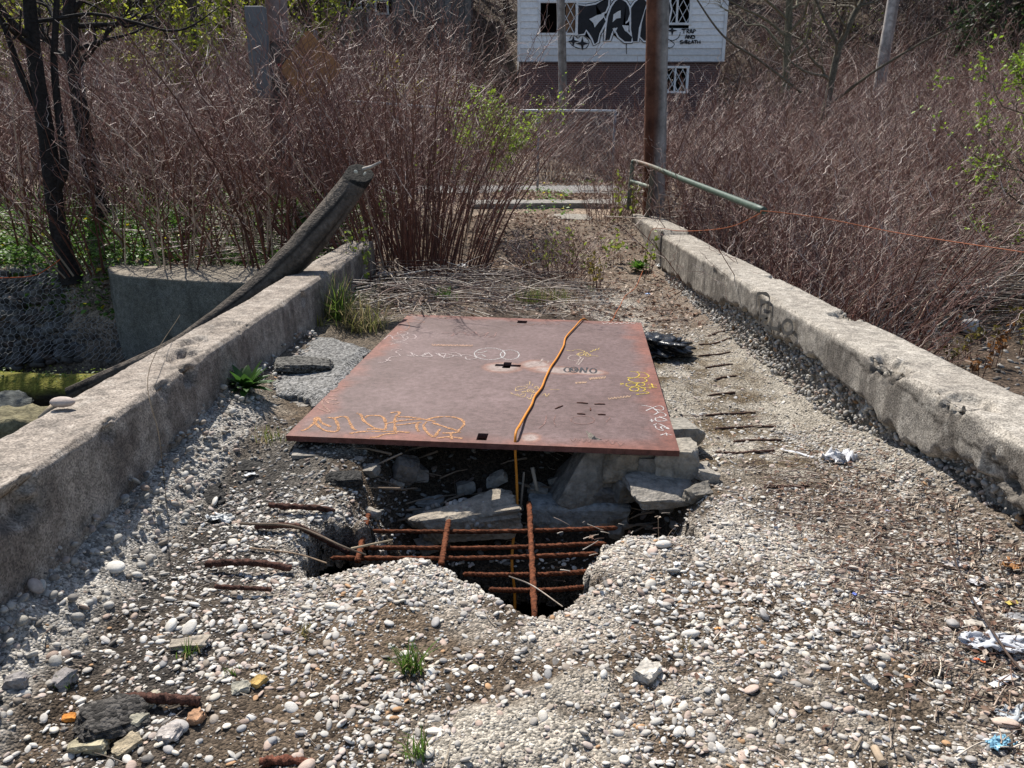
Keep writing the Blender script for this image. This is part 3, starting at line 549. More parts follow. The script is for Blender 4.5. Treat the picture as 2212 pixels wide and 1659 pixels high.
# ------------------------------------------------------------------ rebars
def twisted(name, pts, r, lab, grp=None, turns=9, col=(.15, .05, .022), n=90, rough=.25):
    P = crom(pts, n); t = np.gradient(P, axis=0); t /= np.linalg.norm(t, axis=1, keepdims=True); D = P[-1] - P[0]
    ref = np.array([0, 0, 1.]) if abs(D[2]) < .8 * np.linalg.norm(D) else np.array([1., 0, 0]); uu = np.cross(t, ref); uu /= np.linalg.norm(uu, axis=1, keepdims=True); vv = np.cross(t, uu)
    S = 12; an = np.arange(S) * 2 * np.pi / S; sq = 1 / np.maximum(np.abs(np.cos(an)), np.abs(np.sin(an))) ** .8 * .9
    tw = np.linspace(0, turns * 2 * np.pi / 2, n)
    rr = r * sq[None] * (1 + rough * (vn(np.arange(n)[:, None] * .35 + 0 * an, an[None] * 2 + np.zeros((n, 1)), hash(lab) % 99 + 5) - .5) * 2); rr[0] *= .2; rr[-1] *= .2
    V = P[:, None] + (uu[:, None] * np.cos(an + tw[:, None])[..., None] + vv[:, None] * np.sin(an + tw[:, None])[..., None]) * rr[..., None]
    idx = np.arange(n * S).reshape(n, S); F = np.stack([idx[:-1], idx[1:], np.roll(idx, -1, 1)[1:], np.roll(idx, -1, 1)[:-1]], -1).reshape(-1, 4)
    cc = np.asarray(col) * R.uniform(.55, 1.5, (n * S, 1))
    return tag(mk(name, V, F, M_RUST, None, True, cc), lab, 'rebar', grp)
ZB = -.12
for i, (py, x0, x1, lab) in enumerate([(1160, 380, 1700, 'twisted rusty rebar crossing the hole just under the propped stones'), (1238, 480, 1640, 'twisted rusty rebar crossing the hole, second from the stones'), (1290, 330, 1600, 'twisted rusty rebar across the middle of the hole, level with the pale tongue'), (1372, 960, 1640, 'twisted rusty rebar across the nearer narrow part of the hole'), (1450, 1080, 1600, 'short twisted rebar crossing the hole nearest to its front tip')]):
    a, b = at(*z5(x0, py + (6 if i else 0)), ZB), at(*z5(x1, py - 14), ZB); mid = (a + b) / 2; mid[2] -= .012
    a = a + (a - b) * .06; twisted('rebar', [a, mid, b], .0105, lab, 'twisted rebars bridging the hole', 16, (.1, .034, .016))
for (p0, p1, lab) in [((1255, 1060), (1278, 1530), 'straight rebar running lengthwise through the narrow front of the hole'), ((845, 1130), (815, 1310), 'short lengthwise rebar stub beside the pale concrete tongue'), ((440, 1100), (395, 1290), 'slanting lengthwise rebar at the left end of the hole')]:
    a, b = at(*z5(*p0), ZB + .026), at(*z5(*p1), ZB + .026); a = a + (a - b) * .12; b = b - (a - b) * .1; twisted('rebar', [a, (a + b) / 2, b], .013, lab, 'lengthwise rebars in the hole', 5, (.12, .04, .018))
for pts, r, lab in [([(-60, 1030, .03), (80, 1040, .035), (220, 1050, .02), (330, 1085, -.06)], .017, 'thick flaking rebar curving into the hole, beside the upper left rubble'),
                    ([(-130, 1140, .02), (60, 1135, .03), (150, 1165, -.01), (260, 1225, -.1), (350, 1270, -.14)], .017, 'bent flaking rebar dropping into the left end of the hole'),
                    ([(-380, 1330, .02), (-250, 1320, .025), (-90, 1325, .025), (60, 1350, .01)], .018, 'flaking rust brown rebar on the gravel left of the hole, near a dry twig'),
                    ([(-330, 1440, .015), (-180, 1448, .018), (-40, 1455, .01)], .012, 'thin flat rusty rebar half buried in gravel left of the hole'),
                    ([(-800, 2000, .012), (-640, 2000, .03), (-500, 2008, .03), (-400, 2020, .012)], .02, 'thick rust flaked rebar alone in the near left gravel')]:
    P = [at(*z5(x, y), z) for x, y, z in pts]
    P = [p + [0, 0, max(0, float(deck_z(p[0], p[1], False)) - .004) if p[2] > 0 else 0] for p in P]
    twisted('rebar', P, r * .75, lab, None, 3, (.065, .032, .024), 70, .3)
a = np.array([at(560, 1655, 0), at(610, 1650, 0), at(680, 1657, 0)]) + [0, 0, .012]; twisted('rebar', a, .013, 'rebar stub with orange rust at the very bottom left edge of the view', None, 2, (.12, .045, .028), 50, .3)
for (px, py, w) in [(1560, 706, 60), (1545, 722, 70), (1545, 745, 70), (1555, 770, 60), (1570, 795, 50), (1560, 830, 60), (1580, 870, 110), (1610, 898, 130), (1640, 935, 110), (1610, 970, 130), (1700, 1050, 100), (1440, 655, 50), (1430, 675, 50), (1480, 625, 40), (1415, 615, 30)]:
    P = [at(px + s * w * .5, py + s * (-3), 0) for s in (-1, -.3, .3, 1)]; P = [np.array([p[0], p[1], float(deck_z(p[0], p[1], False)) + .003 + .003 * R.random()]) for p in P]
    twisted('rebar', P, .008, 'thin rusted rebar line showing through the worn deck right of the plate', 'rebars showing through the deck right of the plate', 4, (.085, .05, .038), 50, .35)

# ------------------------------------------------------------------ stones under and around the plate
ST = [  # px(z5 x,y), z, size(m), rot, colour, label
    ((155, 815), .03, (.2, .18, .11), (0, .05, .2), (.33, .3, .26), 'pale squared stone propping the plate near its left corner'),
    ((630, 870), -.03, (.12, .1, .14), (.2, .3, .3), (.22, .19, .165), 'dark tilted stone leaning behind the small upright block under the plate'),
    ((682, 915), -.12, (.13, .1, .17), (.1, .1, .1), (.3, .27, .24), 'small upright grey block standing on the larger slab under the plate'),
    ((705, 1040), -.235, (.4, .2, .15), (.25, 0, -.03), (.34, .32, .29), 'broad grey slab of stone sitting on rebar under the plate'),
    ((1430, 935), -.13, (.12, .16, .34), (-.2, .65, .1), (.2, .18, .155), 'rough dark concrete wedge leaning left of the tilted block'),
    ((1565, 905), -.05, (.24, .16, .4), (-.2, .55, .1), (.31, .275, .23), 'large tan stone block tilted on its corner under the plate'),
    ((1500, 1085), -.24, (.52, .18, .17), (.1, .02, .02), (.36, .36, .34), 'long pale dressed stone lying across the rebar below the tilted block'),
    ((1765, 840), .03, (.29, .18, .17), (0, .03, .04), (.34, .28, .21), 'tan squared stone under the front edge of the plate, right of the tilted block'),
    ((1900, 855), .02, (.2, .2, .16), (0, 0, -.1), (.26, .235, .2), 'small grey stone wedged between the tan block and the corner block'),
    ((1995, 835), .05, (.22, .2, .19), (0, -.05, -.08), (.38, .34, .28), 'squared stone block carrying the right front corner of the plate'),
    ((2030, 715), .05, (.2, .2, .19), (0, .05, .15), (.35, .32, .27), 'stone block standing beside the right edge of the plate, behind the corner block'),
    ((1760, 950), -.08, (.17, .14, .11), (.2, .1, .3), (.25, .225, .19), 'cracked rubble lump under the tan squared stone'),
    ((1940, 985), -.035, (.36, .24, .07), (.22, .05, .2), (.33, .3, .26), 'broad cracked pale concrete lump below the corner block'),
    ((1640, 985), -.14, (.18, .16, .14), (.3, .2, .1), (.2, .18, .16), 'dark rubble piece under the right end of the tilted block'),
    ((560, 945), -.12, (.14, .12, .13), (.4, .2, .5), (.19, .155, .12), 'brown rubble lump at the left end of the dark bank'),
]
for i, (p, z, sz, rt, cc, lab) in enumerate(ST):
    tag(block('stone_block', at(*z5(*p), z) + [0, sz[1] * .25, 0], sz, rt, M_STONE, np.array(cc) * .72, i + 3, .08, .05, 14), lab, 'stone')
for i in range(34):
    x_, y_ = R.uniform(-.8, 1.0), R.uniform(3.42, 3.85); sz_ = R.uniform(.03, .085); z_ = float(deck_z(x_, y_, False))
    tag(block('rubble_stone', (x_, y_, z_ + sz_ * .25), (sz_ * R.uniform(1, 1.8), sz_, sz_ * .8), tuple(R.uniform(-.5, .5, 3)), M_STONE, np.array([.26, .235, .2]) * R.uniform(.5, 1.1), 400 + i, .08, .08, 7), 'small angular rubble stone on the dark bank under the front edge of the plate', 'stone', 'small rubble on the bank under the plate')
o = block('concrete_fragment', at(*z5(950, 1105), -.2) + [0, .03, 0], (.5, .2, .17), (.2, -.13, .06), M_STONE, (.29, .25, .2), 31, .2, .13, 16); tag(o, 'rough broken wedge of concrete with bare pebbles, lying across the rebar under the plate', 'concrete fragment')
n = 170; P = R.normal(size=(n, 3)); P /= np.linalg.norm(P, axis=1, keepdims=True); a = R.uniform(.007, .018, n)
V, F, k = pebbles(P * [.24, .1, .08], np.stack([a, a, a], 1), R, 2); tag(mk('exposed_aggregate', V, F, M_PEB, o, True, np.repeat(pebcol(n, R, .7), k, 0)), kind='stuff')
# asphalt remnant left of the plate and its loose chunks
ap = np.array([at(*p, .1)[:2] for p in [(548, 848), (556, 800), (600, 762), (655, 742), (720, 742), (800, 765), (770, 805), (715, 880), (690, 896), (655, 868), (600, 866), (575, 850)]])
xs = np.linspace(ap[:, 0].min() - .05, ap[:, 0].max() + .05, 90); ys = np.linspace(ap[:, 1].min() - .05, ap[:, 1].max() + .05, 120); X, Y = np.meshgrid(xs, ys)
sd = poly_sd(X, Y, ap) + (fbm(X * 9, Y * 9, 111) - .5) * .1; Z = .165 + (fbm(X * 3, Y * 3, 112) - .5) * .03 + (vn(X * 40, Y * 40, 113) - .5) * .006 - .03 * np.clip(1 + sd / .06, 0, 1)
idx = np.arange(X.size).reshape(X.shape); cell = sd[:-1, :-1] < 0; q = np.stack([idx[:-1, :-1], idx[:-1, 1:], idx[1:, 1:], idx[1:, :-1]], -1)[cell]
e = np.concatenate([q[:, [0, 1]], q[:, [1, 2]], q[:, [2, 3]], q[:, [3, 0]]]); ks = np.sort(e, 1); ks = ks[:, 0].astype(np.int64) * X.size + ks[:, 1]; _, inv, cnt = np.unique(ks, return_inverse=True, return_counts=True); be = e[cnt[inv] == 1]
Vt = np.stack([X, Y, Z], -1).reshape(-1, 3); Vb = Vt - [0, 0, .075]; Vb[:, :2] += (R.random((len(Vb), 2)) - .5) * .02
tag(mk('asphalt_slab', np.concatenate([Vt, Vb]), [q, np.stack([be[:, 1], be[:, 0], be[:, 0] + X.size, be[:, 1] + X.size], -1), (q + X.size)[:, ::-1]], M_ASPH, None, True, np.concatenate([lerp([.13, .128, .122], [.26, .25, .235], fbm(X * 6, Y * 6, 114)).reshape(-1, 3), np.full((X.size, 3), .045)])), 'remnant slab of old asphalt between the left wall and the plate', 'asphalt slab')
def chunk(px, py, z, sz, rt, cc, lab, cat, mat=M_STONE, name='stone', seed=1, amp=.14, rnd=.4, n=6):
    p = at(px, py, z); return tag(block(name, p, sz, rt, mat, cc, seed, rnd, amp, n), lab, cat)
chunk(656, 787, .2, (.36, .2, .055), (.05, .05, .25), (.1, .095, .085), 'flat broken piece of asphalt lying on the asphalt slab', 'asphalt chunk', M_ASPH, 'asphalt_chunk', 41, .12, .2)
chunk(590, 888, .05, (.22, .16, .1), (0, .1, .2), (.2, .185, .165), 'dark stone under the broken edge of the asphalt slab', 'stone', seed=42)
chunk(635, 886, .05, (.24, .16, .1), (0, -.05, -.1), (.23, .21, .185), 'grey stone under the asphalt slab beside the plate edge', 'stone', seed=43)
chunk(545, 1016, .03, (.17, .12, .07), (.1, .1, .4), (.035, .033, .03), 'black asphalt lump left of the plate near the pale propping stone', 'asphalt chunk', M_ASPH, 'asphalt_chunk', 44)
chunk(745, 1040, .02, (.16, .12, .08), (.1, .1, .4), (.035, .033, .03), 'black asphalt lump in the shade below the left front of the plate', 'asphalt chunk', M_ASPH, 'asphalt_chunk', 45)
chunk(400, 1085, .03, (.3, .2, .06), (.1, .0, .3), (.03, .028, .026), 'crumbled black asphalt patch at the foot of the left wall', 'asphalt chunk', M_ASPH, 'asphalt_chunk', 46, .25)
chunk(246, 1552, .02, (.17, .13, .05), (.1, .1, .6), (.06, .055, .05), 'crumbly black asphalt chunk in the near left corner gravel', 'asphalt chunk', M_ASPH, 'asphalt_chunk', 47, .25)
for i, (px, py, s, cc, lab) in enumerate([(205, 1608, (.1, .075, .03), (.36, .32, .22), 'large yellowish grey flat sandstone flake near the bottom left corner'), (410, 1398, (.11, .055, .025), (.3, .26, .21), 'brownish flat sandstone flake in the gravel left of the grass tuft'), (275, 1615, (.07, .05, .03), (.35, .29, .2), 'tan flat stone flake beside the large sandstone flake'),
                                             (150, 1555, (.035, .026, .016), (.55, .22, .05), 'small bright orange brick chip in the near left gravel'), (300, 1565, (.05, .04, .03), (.3, .28, .22), 'olive grey flat stone in the near left gravel'), (370, 1600, (.06, .05, .03), (.4, .36, .33), 'pinkish grey angular stone by the lower left gravel'),
                                             (425, 1560, (.045, .04, .035), (.38, .22, .13), 'cube shaped brown brick fragment in the near left gravel'), (560, 1475, (.05, .04, .028), (.42, .28, .1), 'ochre angular stone left of the near grass tuft'), (520, 1490, (.05, .04, .02), (.33, .31, .25), 'grey green flat flake in the gravel'), (318, 1522, (.1, .05, .02), (.34, .31, .24), 'long thin sandstone flake in the near left gravel'),
                                             (1880, 1478, (.05, .032, .022), (.45, .43, .4), 'speckled pale stone with the pair of flat cobbles'), (1400, 1455, (.09, .06, .035), (.5, .46, .4), 'pale lumpy concrete crumb right of the hole'), (140, 1490, (.07, .05, .04), (.25, .23, .22), 'rounded grey stone against the left rubble'), (45, 1530, (.06, .045, .04), (.27, .25, .24), 'grey stone at the foot of the left wall near the bottom')]):
    p = at(px, py, 0); zz = float(deck_z(p[0], p[1])); tag(block('stone_flake', (p[0], p[1], zz + s[2] * .35), s, (.1 * R.normal(), .1 * R.normal(), R.uniform(0, 3)), M_STONE, cc, 60 + i, .3, .2, 5), lab, 'stone')
p = at(138, 884, .53); V, F, k = pebbles(np.zeros((1, 3)), np.array([[.052, .03, .021]]), np.random.default_rng(4), 3, .12, .05); o = mk('stone', V, F, M_PEB, None, True, np.tile([.42, .34, .29], (k, 1))); o.location = (p[0], p[1], .562); o.rotation_euler = (0, .08, -.9); tag(o, 'smooth pink grey stone set on top of the left wall', 'stone')

# ------------------------------------------------------------------ orange cord
rope = [at(1328, 692, .02)] + [at(1258, 692, .05)]
wall_in = [atx(1397, 545, 1.985), atx(1393, 575, 1.98)]
cordP = [aty(2300, 560, 5.6), aty(2212, 545, 5.8), aty(1950, 505, 6.8), aty(1780, 472, 7.4), aty(1655, 456, 7.75), aty(1640, 462, 7.8), aty(1590, 486, 8.6), aty(1540, 496, 9.3), at(1470, 499, .56), at(1432, 494, .56), at(1412, 494, .56), atx(1404, 505, 1.975), atx(1398, 530, 1.96), atx(1395, 565, 1.955), at(1384, 596, .04), at(1372, 622, .03), at(1350, 640, .03), at(1340, 660, .035), at(1330, 676, .03), at(1322, 692, .03), at(1300, 697, .03), at(1275, 695, .06)]
cordP += [onplate(x, y, .013) for x, y in [(1259, 692), (1240, 712), (1222, 733), (1217, 752), (1203, 778), (1190, 797), (1178, 822), (1170, 842), (1155, 862), (1148, 880), (1135, 902)]] + [onplate(1123, 930, .03), onplate(1114, 950, .035)] + [aty(1113, 975, 3.68), aty(1115, 1010, 3.68), aty(1117, 1060, 3.66), aty(1116, 1120, 3.6), aty(1109, 1165, 3.5), aty(1106, 1220, 3.4), aty(1112, 1290, 3.35), aty(1110, 1400, 3.3)]
V, F = rod(cordP, np.interp(np.linspace(0, 1, 41), [0, .45, .55, 1], [.0036, .0042, .007, .007]), 8, 420); tag(mk('extension_cord', V, F, attr_mat('orange_cord', .6, 200, .3, 0, 0, .3), None, True, lerp([.34, .085, .02], [.58, .21, .02], ss(np.arange(len(V)) / len(V), .45, .55))), 'long orange cord running from the pipe rail over the wall and plate into the hole', 'cord')

# ------------------------------------------------------------------ bent pipe railing on the right wall
rail = empty('pipe_railing', aty(1400, 468, 12.5)); tag(rail, 'bent green painted pipe railing with rust, bolted to the far end of the right wall', 'railing')
def rchild(name, pts, r, cols, n=24):
    V, F = rod(pts, r, 10, n); k = len(V); t = np.linspace(0, 1, k); c = lerp(cols[0], cols[1], ss(np.abs(t - cols[2]) + .15 * R.random(k), 0, .25)); o = mk(name, V - np.array(rail.location), F, M_IRON, rail, True, c); return o
RUST, GRN = [.17, .07, .035], [.055, .085, .063]
rchild('top_rail', [aty(1366, 352, 13.0), aty(1372, 349, 12.95), aty(1411, 361, 12.3), aty(1470, 385, 11.0), aty(1560, 420, 9.3), aty(1650, 455, 7.8)], .036, (RUST, GRN, .33), 40)
rchild('post', [aty(1411, 361, 12.3), aty(1404, 420, 12.4), aty(1397, 472, 12.5)], .038, ([.07, .05, .04], [.1, .1, .08], .8))
rchild('post', [aty(1367, 352, 13.0), aty(1362, 400, 13.05), aty(1358, 452, 13.1)], .036, ([.07, .05, .04], [.12, .15, .12], .8))
rchild('mid_rail', [aty(1364, 391, 13.0), aty(1385, 398, 12.7), aty(1407, 405, 12.35)], .032, (RUST, [.2, .24, .19], .9))

# ------------------------------------------------------------------ litter on the deck
def film(name, px, py, w, h, rz, col, lab, cat, mat=M_PLASTIC, crumple=.3, lift=.012, n=14, seed=0, zb=None):
    p = at(px, py, zb or 0); u_, v_ = np.meshgrid(np.linspace(-.5, .5, n), np.linspace(-.5, .5, n)); d = fbm(u_ * 5 + seed, v_ * 5 + seed * 2, 131 + seed, 3) - .5; e_ = fbm(u_ * 7 + seed * 3, v_ * 7, 141 + seed, 3) - .5
    x_, y_, z_ = u_ * w * (1 - .25 * crumple) + e_ * w * crumple * .6, v_ * h * (1 - .25 * crumple) + d * h * crumple * .6, np.abs(d + e_) * crumple * min(w, h) * .75 + .002 * np.cos(u_ * 9)
    c_, s_ = math.cos(rz), math.sin(rz); idx = np.arange(n * n).reshape(n, n); F = np.stack([idx[:-1, :-1], idx[:-1, 1:], idx[1:, 1:], idx[1:, :-1]], -1).reshape(-1, 4)
    Vt = np.stack([x_ * c_ - y_ * s_, x_ * s_ + y_ * c_, z_], -1).reshape(-1, 3)
    o = mk(name, Vt, F, mat, None, True, np.broadcast_to(col, (n * n, 3)) * (.85 + .3 * fbm(u_ * 6, v_ * 6, seed + 5).reshape(-1, 1)))
    md = o.modifiers.new('thickness', 'SOLIDIFY'); md.thickness = .0012
    o.location = (p[0], p[1], (float(deck_z(p[0], p[1])) if zb is None else zb) + lift); return tag(o, lab, cat)
WH = (.72, .72, .73)
film('paper_strip', 1928, 1281, .125, .022, -.12, WH, 'curved white paper strip lying alone on the right gravel', 'paper strip', crumple=.06)
film('paper_strip', 2170, 1470, .13, .024, .45, WH, 'straight white plastic strip among twigs at the right edge', 'plastic strip', crumple=.04)
film('paper_strip', 1722, 977, .19, .022, -.75, WH, 'thin white strip on the deck right of the stone corner block', 'paper strip', crumple=.04)
film('paper_scrap', 2108, 1305, .05, .035, 1.1, (.75, .75, .75), 'small folded white paper scrap near the brown oak leaf', 'paper scrap', crumple=.1)
film('plastic_bag', 1810, 990, .2, .16, .3, (.62, .62, .64), 'crumpled white plastic film at the foot of the right wall', 'plastic bag', crumple=.9, n=26, seed=3)
film('plastic_bag', 2150, 1400, .25, .1, -.2, (.62, .63, .66), 'torn translucent white plastic lying in the twigs at the right edge', 'plastic bag', crumple=.7, n=22, seed=4)
film('plastic_sheet', 2015, 1178, .14, .045, .05, (.6, .54, .5), 'pale torn wrapper at the foot of the right wall above the leaf litter', 'wrapper', crumple=.5, n=18, seed=5)
film('plastic_sheet', 2065, 1230, .12, .06, -.2, (.58, .53, .5), 'shredded pale wrapper beside the right rubble', 'wrapper', crumple=.8, n=18, seed=6)
film('plastic_sheet', 2110, 1262, .07, .05, .5, (.55, .54, .55), 'clear plastic flap next to the oak leaf', 'wrapper', crumple=.3, seed=7)
film('paper_scrap', 2105, 1350, .08, .04, -.2, (.55, .5, .43), 'beige paper scrap in the right leaf litter', 'paper scrap', crumple=.3, seed=8)
film('paper_scrap', 2185, 1312, .05, .022, .2, (.62, .5, .12), 'small yellow paper scrap near the right wall', 'paper scrap', crumple=.15, seed=9)
film('plastic_sheet', 2195, 1340, .07, .06, .1, (.3, .3, .31), 'clear grey ribbed plastic tray piece at the right edge', 'plastic piece', crumple=.3, seed=10)
film('orange_strip', 2112, 1428, .045, .01, -.6, (.65, .13, .03), 'thin orange plastic strip in the right twig litter', 'plastic strip', crumple=.2, seed=11)
film('wrapper', 2160, 1610, .09, .05, .3, (.25, .5, .65), 'blue and clear crumpled wrapper in the bottom right corner', 'wrapper', crumple=.7, n=18, seed=12)
film('plastic_bag', 2190, 1545, .1, .08, .3, (.5, .53, .55), 'crumpled clear plastic at the right edge above the blue wrapper', 'plastic bag', crumple=.8, n=18, seed=13)
film('plastic_chip', 1846, 1287, .015, .016, .6, (.1, .16, .55), 'small blue plastic chip on the gravel beside the curved paper strip', 'plastic chip', crumple=.1, seed=14)
film('plastic_chip', 1917, 1110, .018, .014, .2, (.15, .2, .5), 'tiny blue plastic chip farther back on the right gravel', 'plastic chip', crumple=.1, seed=15)
film('plastic_chip', 1550, 1355, .024, .01, .2, (.6, .25, .03), 'small orange plastic bit in the middle of the right gravel', 'plastic chip', crumple=.2, seed=16)
film('plastic_bag', 473, 1126, .17, .075, -.3, (.55, .57, .58), 'torn white plastic with blue print on the left rubble', 'plastic bag', crumple=.7, n=22, seed=17)
film('paper_scrap', 542, 1046, .055, .025, .6, (.6, .62, .63), 'small white scrap on the rubble below the left end of the plate', 'paper scrap', crumple=.1, seed=18)
film('plastic_fork', 1462, 1222, .03, .028, 0, WH, 'broken white plastic fork piece right of the hole', 'plastic piece', crumple=.5, seed=19)
film('plastic_bag', 1000, 606, .18, .12, .2, (.62, .62, .62), 'crumpled white bag on the dead canes behind the plate', 'plastic bag', crumple=.9, n=18, seed=20, lift=.1)
film('plastic_bag', 835, 622, .2, .12, -.3, (.6, .55, .54), 'crumpled white and red packet by the dead canes on the left', 'plastic bag', crumple=.8, n=18, seed=21, lift=.05)
film('plastic_chip', 1400, 622, .07, .05, .2, (.18, .3, .55), 'small blue wrapper on the path near the sprouting shoots', 'wrapper', crumple=.4, seed=22)
film('plastic_bag', 1430, 585, .2, .12, .2, (.6, .6, .58), 'crumpled grey white paper on the path near the green weeds', 'paper', crumple=.7, seed=23)
film('plastic_bag', 1120, 385, .9, .7, .1, (.66, .66, .66), 'white plastic sheet lying on the street behind the gate', 'plastic sheet', crumple=.6, n=26, seed=24, zb=.74)
p = at(1416, 750, -.02); tag(block('black_plastic_bag', (p[0], p[1], .0), (.44, .3, .13), (0, .1, -.25), attr_mat('black_bag', .3, 10, .1, 20, .5, .6, bdist=.02), (.012, .013, .015), 77, .55, .45, 18), 'crumpled shiny black plastic bag beside the right edge of the plate', 'plastic bag')
# oak leaf
o = film('dead_leaf', 2178, 1262, .07, .07, .6, (.34, .17, .07), 'curled brown oak leaf at the foot of the right wall', 'leaf', M_DRY, .8, .02, 16, 26)
V, F = rod([at(640, 920, .01), at(641, 918, .055)], .028, 16); tag(mk('plastic_cup', V, F, M_PLASTIC, None, True, np.broadcast_to([.55, .54, .52], (len(V), 3))), 'white cup half under the left front corner of the plate', 'cup')
# cork-like sticks and twigs
def stick(pts, r, col, lab, cat='stick', n=None, name='stick', S=7):
    V, F = rod(pts, r, S, n); return tag(mk(name, V, F, M_WOOD, None, True, np.broadcast_to(col, (len(V), 3)) * R.uniform(.75, 1.2, (len(V), 1))), lab, cat)
def dk(px, py, h=.012): p = at(px, py, 0); return np.array([p[0], p[1], float(deck_z(p[0], p[1], False)) + h])
stick([dk(1888, 1620), dk(1905, 1655)], [.011, .012], (.4, .31, .22), 'short thick pale wooden stick near the bottom right')
stick([dk(1845, 1628), dk(1860, 1600)], [.004, .004], (.3, .24, .18), 'thin stick left of the thick pale stick')
stick([dk(520, 1143, .02), dk(640, 1162, .05), aty(740, 1180, 2.78), aty(790, 1198, 2.74)], [.006, .005, .003], (.13, .1, .075), 'long forked dark twig lying across the left end of the hole', n=20)
stick([dk(760, 1200, .03), aty(820, 1172, 2.85), aty(848, 1166, 2.9)], [.005, .004, .003], (.36, .29, .2), 'pale straight twig rising over the left of the hole', n=12)
stick([dk(540, 1185, .01), dk(640, 1204, .03), aty(705, 1216, 2.66)], [.004, .003], (.22, .16, .11), 'thin brown twig in front of the left rebar', n=12)
stick([aty(1100, 1245, 2.6), at(1150, 1265, .0), at(1215, 1310, .015)], [.002, .0028, .002], (.36, .3, .24), 'very thin pale twig hanging over the front tip of the hole', n=16)
for i in range(46):   # sticks jammed in the dark bank under the plate
    x, y = R.uniform(-.75, .75), R.uniform(3.5, 3.95); z = float(deck_z(x, y, False)) + .03; a = R.uniform(-.6, .6) + (math.pi if R.random() < .5 else 0); l = R.uniform(.08, .28)
    d = np.array([math.cos(a) * l, math.sin(a) * l * .5, R.normal() * .05]); p = np.array([x, y, z])
    stick([p - d / 2, p + d * .1 + [0, 0, .01], p + d / 2], [R.uniform(.003, .009), .003], np.array([.24, .18, .13]) * R.uniform(.5, 1.1), 'dead stick jammed in the dark bank under the plate', 'stick')['group'] = 'sticks jammed under the plate'
stick([aty(1150, 1010, 3.75), aty(1160, 1060, 3.72)], [.012, .008], (.3, .25, .19), 'short broken slat hanging down from under the plate', name='wood_slat')
stick([aty(1132, 1020, 3.72), aty(1124, 1105, 3.66)], [.006, .006], (.26, .21, .16), 'thin grey slat standing beside the cord under the plate', name='wood_slat')
stick([dk(2040, 1150, .0) + [0, .05, .12], dk(2060, 1250, .06), dk(2160, 1420, .05), dk(2230, 1500, .05)], [.003, .004, .004], (.07, .05, .04), 'long thin dark twig leaning across the litter at the right wall', n=24)
stick([at(1040 * .375, 690, .53) * [1, 1, 0] + [0, 0, .56], aty(322, 800, 3.4), aty(345, 950, 2.95), aty(362, 1110, 2.8)], [.0015, .002, .0015], (.1, .075, .05), 'hair thin dark stem standing against the left wall', n=20, name='dead_stalk', S=5)

# ------------------------------------------------------------------ grass, weeds, rosette
def grass(px, py, n, L, rad, lab, col=(.1, .18, .03), spread=.8, w=.0025, z=None, cat='grass tuft', dry=.15, base=None):
    p = at(px, py, 0) if base is None else base; zz = float(deck_z(p[0], p[1])) if z is None else z
    b = R.normal(0, rad, (n, 3)); b[:, 2] = -.005; V, F = blades(b, L * R.uniform(.5, 1.1, n), R, spread, w)
    cc = np.where(R.random((n, 1)) < dry, [.3, .24, .13], np.asarray(col) * R.uniform(.7, 1.4, (n, 1))); o = mk('grass_tuft', V, F, M_LEAF, None, True, np.repeat(cc, 8, 0)); o.location = (p[0], p[1], zz); return tag(o, lab, cat)
grass(890, 1445, 70, .13, .018, 'bright green grass tuft in the gravel in front of the hole', w=.003)
grass(405, 1418, 26, .075, .014, 'small grass tuft beside the brown sandstone flake'); grass(215, 1560, 16, .05, .012, 'tiny grass tuft by the near black asphalt chunk'); grass(140, 1500, 16, .05, .012, 'tiny grass tuft at the foot of the left wall rubble')
grass(905, 1640, 40, .1, .014, 'green grass tuft at the bottom edge, left of centre', dry=.3); grass(500, 1450, 14, .035, .012, 'tiny weed tuft in the dark soil of the near left'); grass(665, 1365, 18, .05, .016, 'thin brown grass wisps on the dirt left of centre', (.2, .17, .06)); grass(1490, 1400, 26, .05, .02, 'small dry grass wisp on the pale crumbs right of the hole tip', (.24, .17, .08), dry=.8)
grass(735, 725, 260, .44, .07, 'big grass clump with dry blades at the left wall behind the asphalt', (.17, .25, .045), 1.1, .005, dry=.4); grass(790, 735, 220, .34, .09, 'drooping dry grass clump left of the far plate corner', (.22, .22, .07), 1.2, .004, dry=.65)
grass(575, 805, 60, .2, .03, 'green grass tuft growing against the left wall by the asphalt'); grass(600, 770, 46, .16, .03, 'second smaller grass tuft against the left wall by the asphalt'); grass(690, 745, 30, .12, .03, 'short yellowing grass behind the asphalt chunk', (.2, .2, .04)); grass(590, 985, 60, .07, .05, 'low mossy grass patch at the left front of the plate', (.14, .17, .04), dry=.4)
grass(958, 665, 90, .17, .06, 'bright green weed tuft behind the far edge of the plate, left of centre', (.11, .22, .03), 1.1, .006)
grass(1150, 672, 200, .2, .09, 'wide grass patch behind the far edge of the plate', (.13, .17, .04), .6, .003, dry=.35); grass(1205, 668, 150, .18, .08, 'grass patch right of the wide one behind the plate', (.14, .17, .045), .6, .003, dry=.4); grass(1275, 625, 40, .1, .03, 'tiny green tuft on the path behind the plate')
grass(1180, 480, 150, .3, .12, 'feathery bright green grass on the path near the broken slab', (.12, .25, .03), .7, .005)
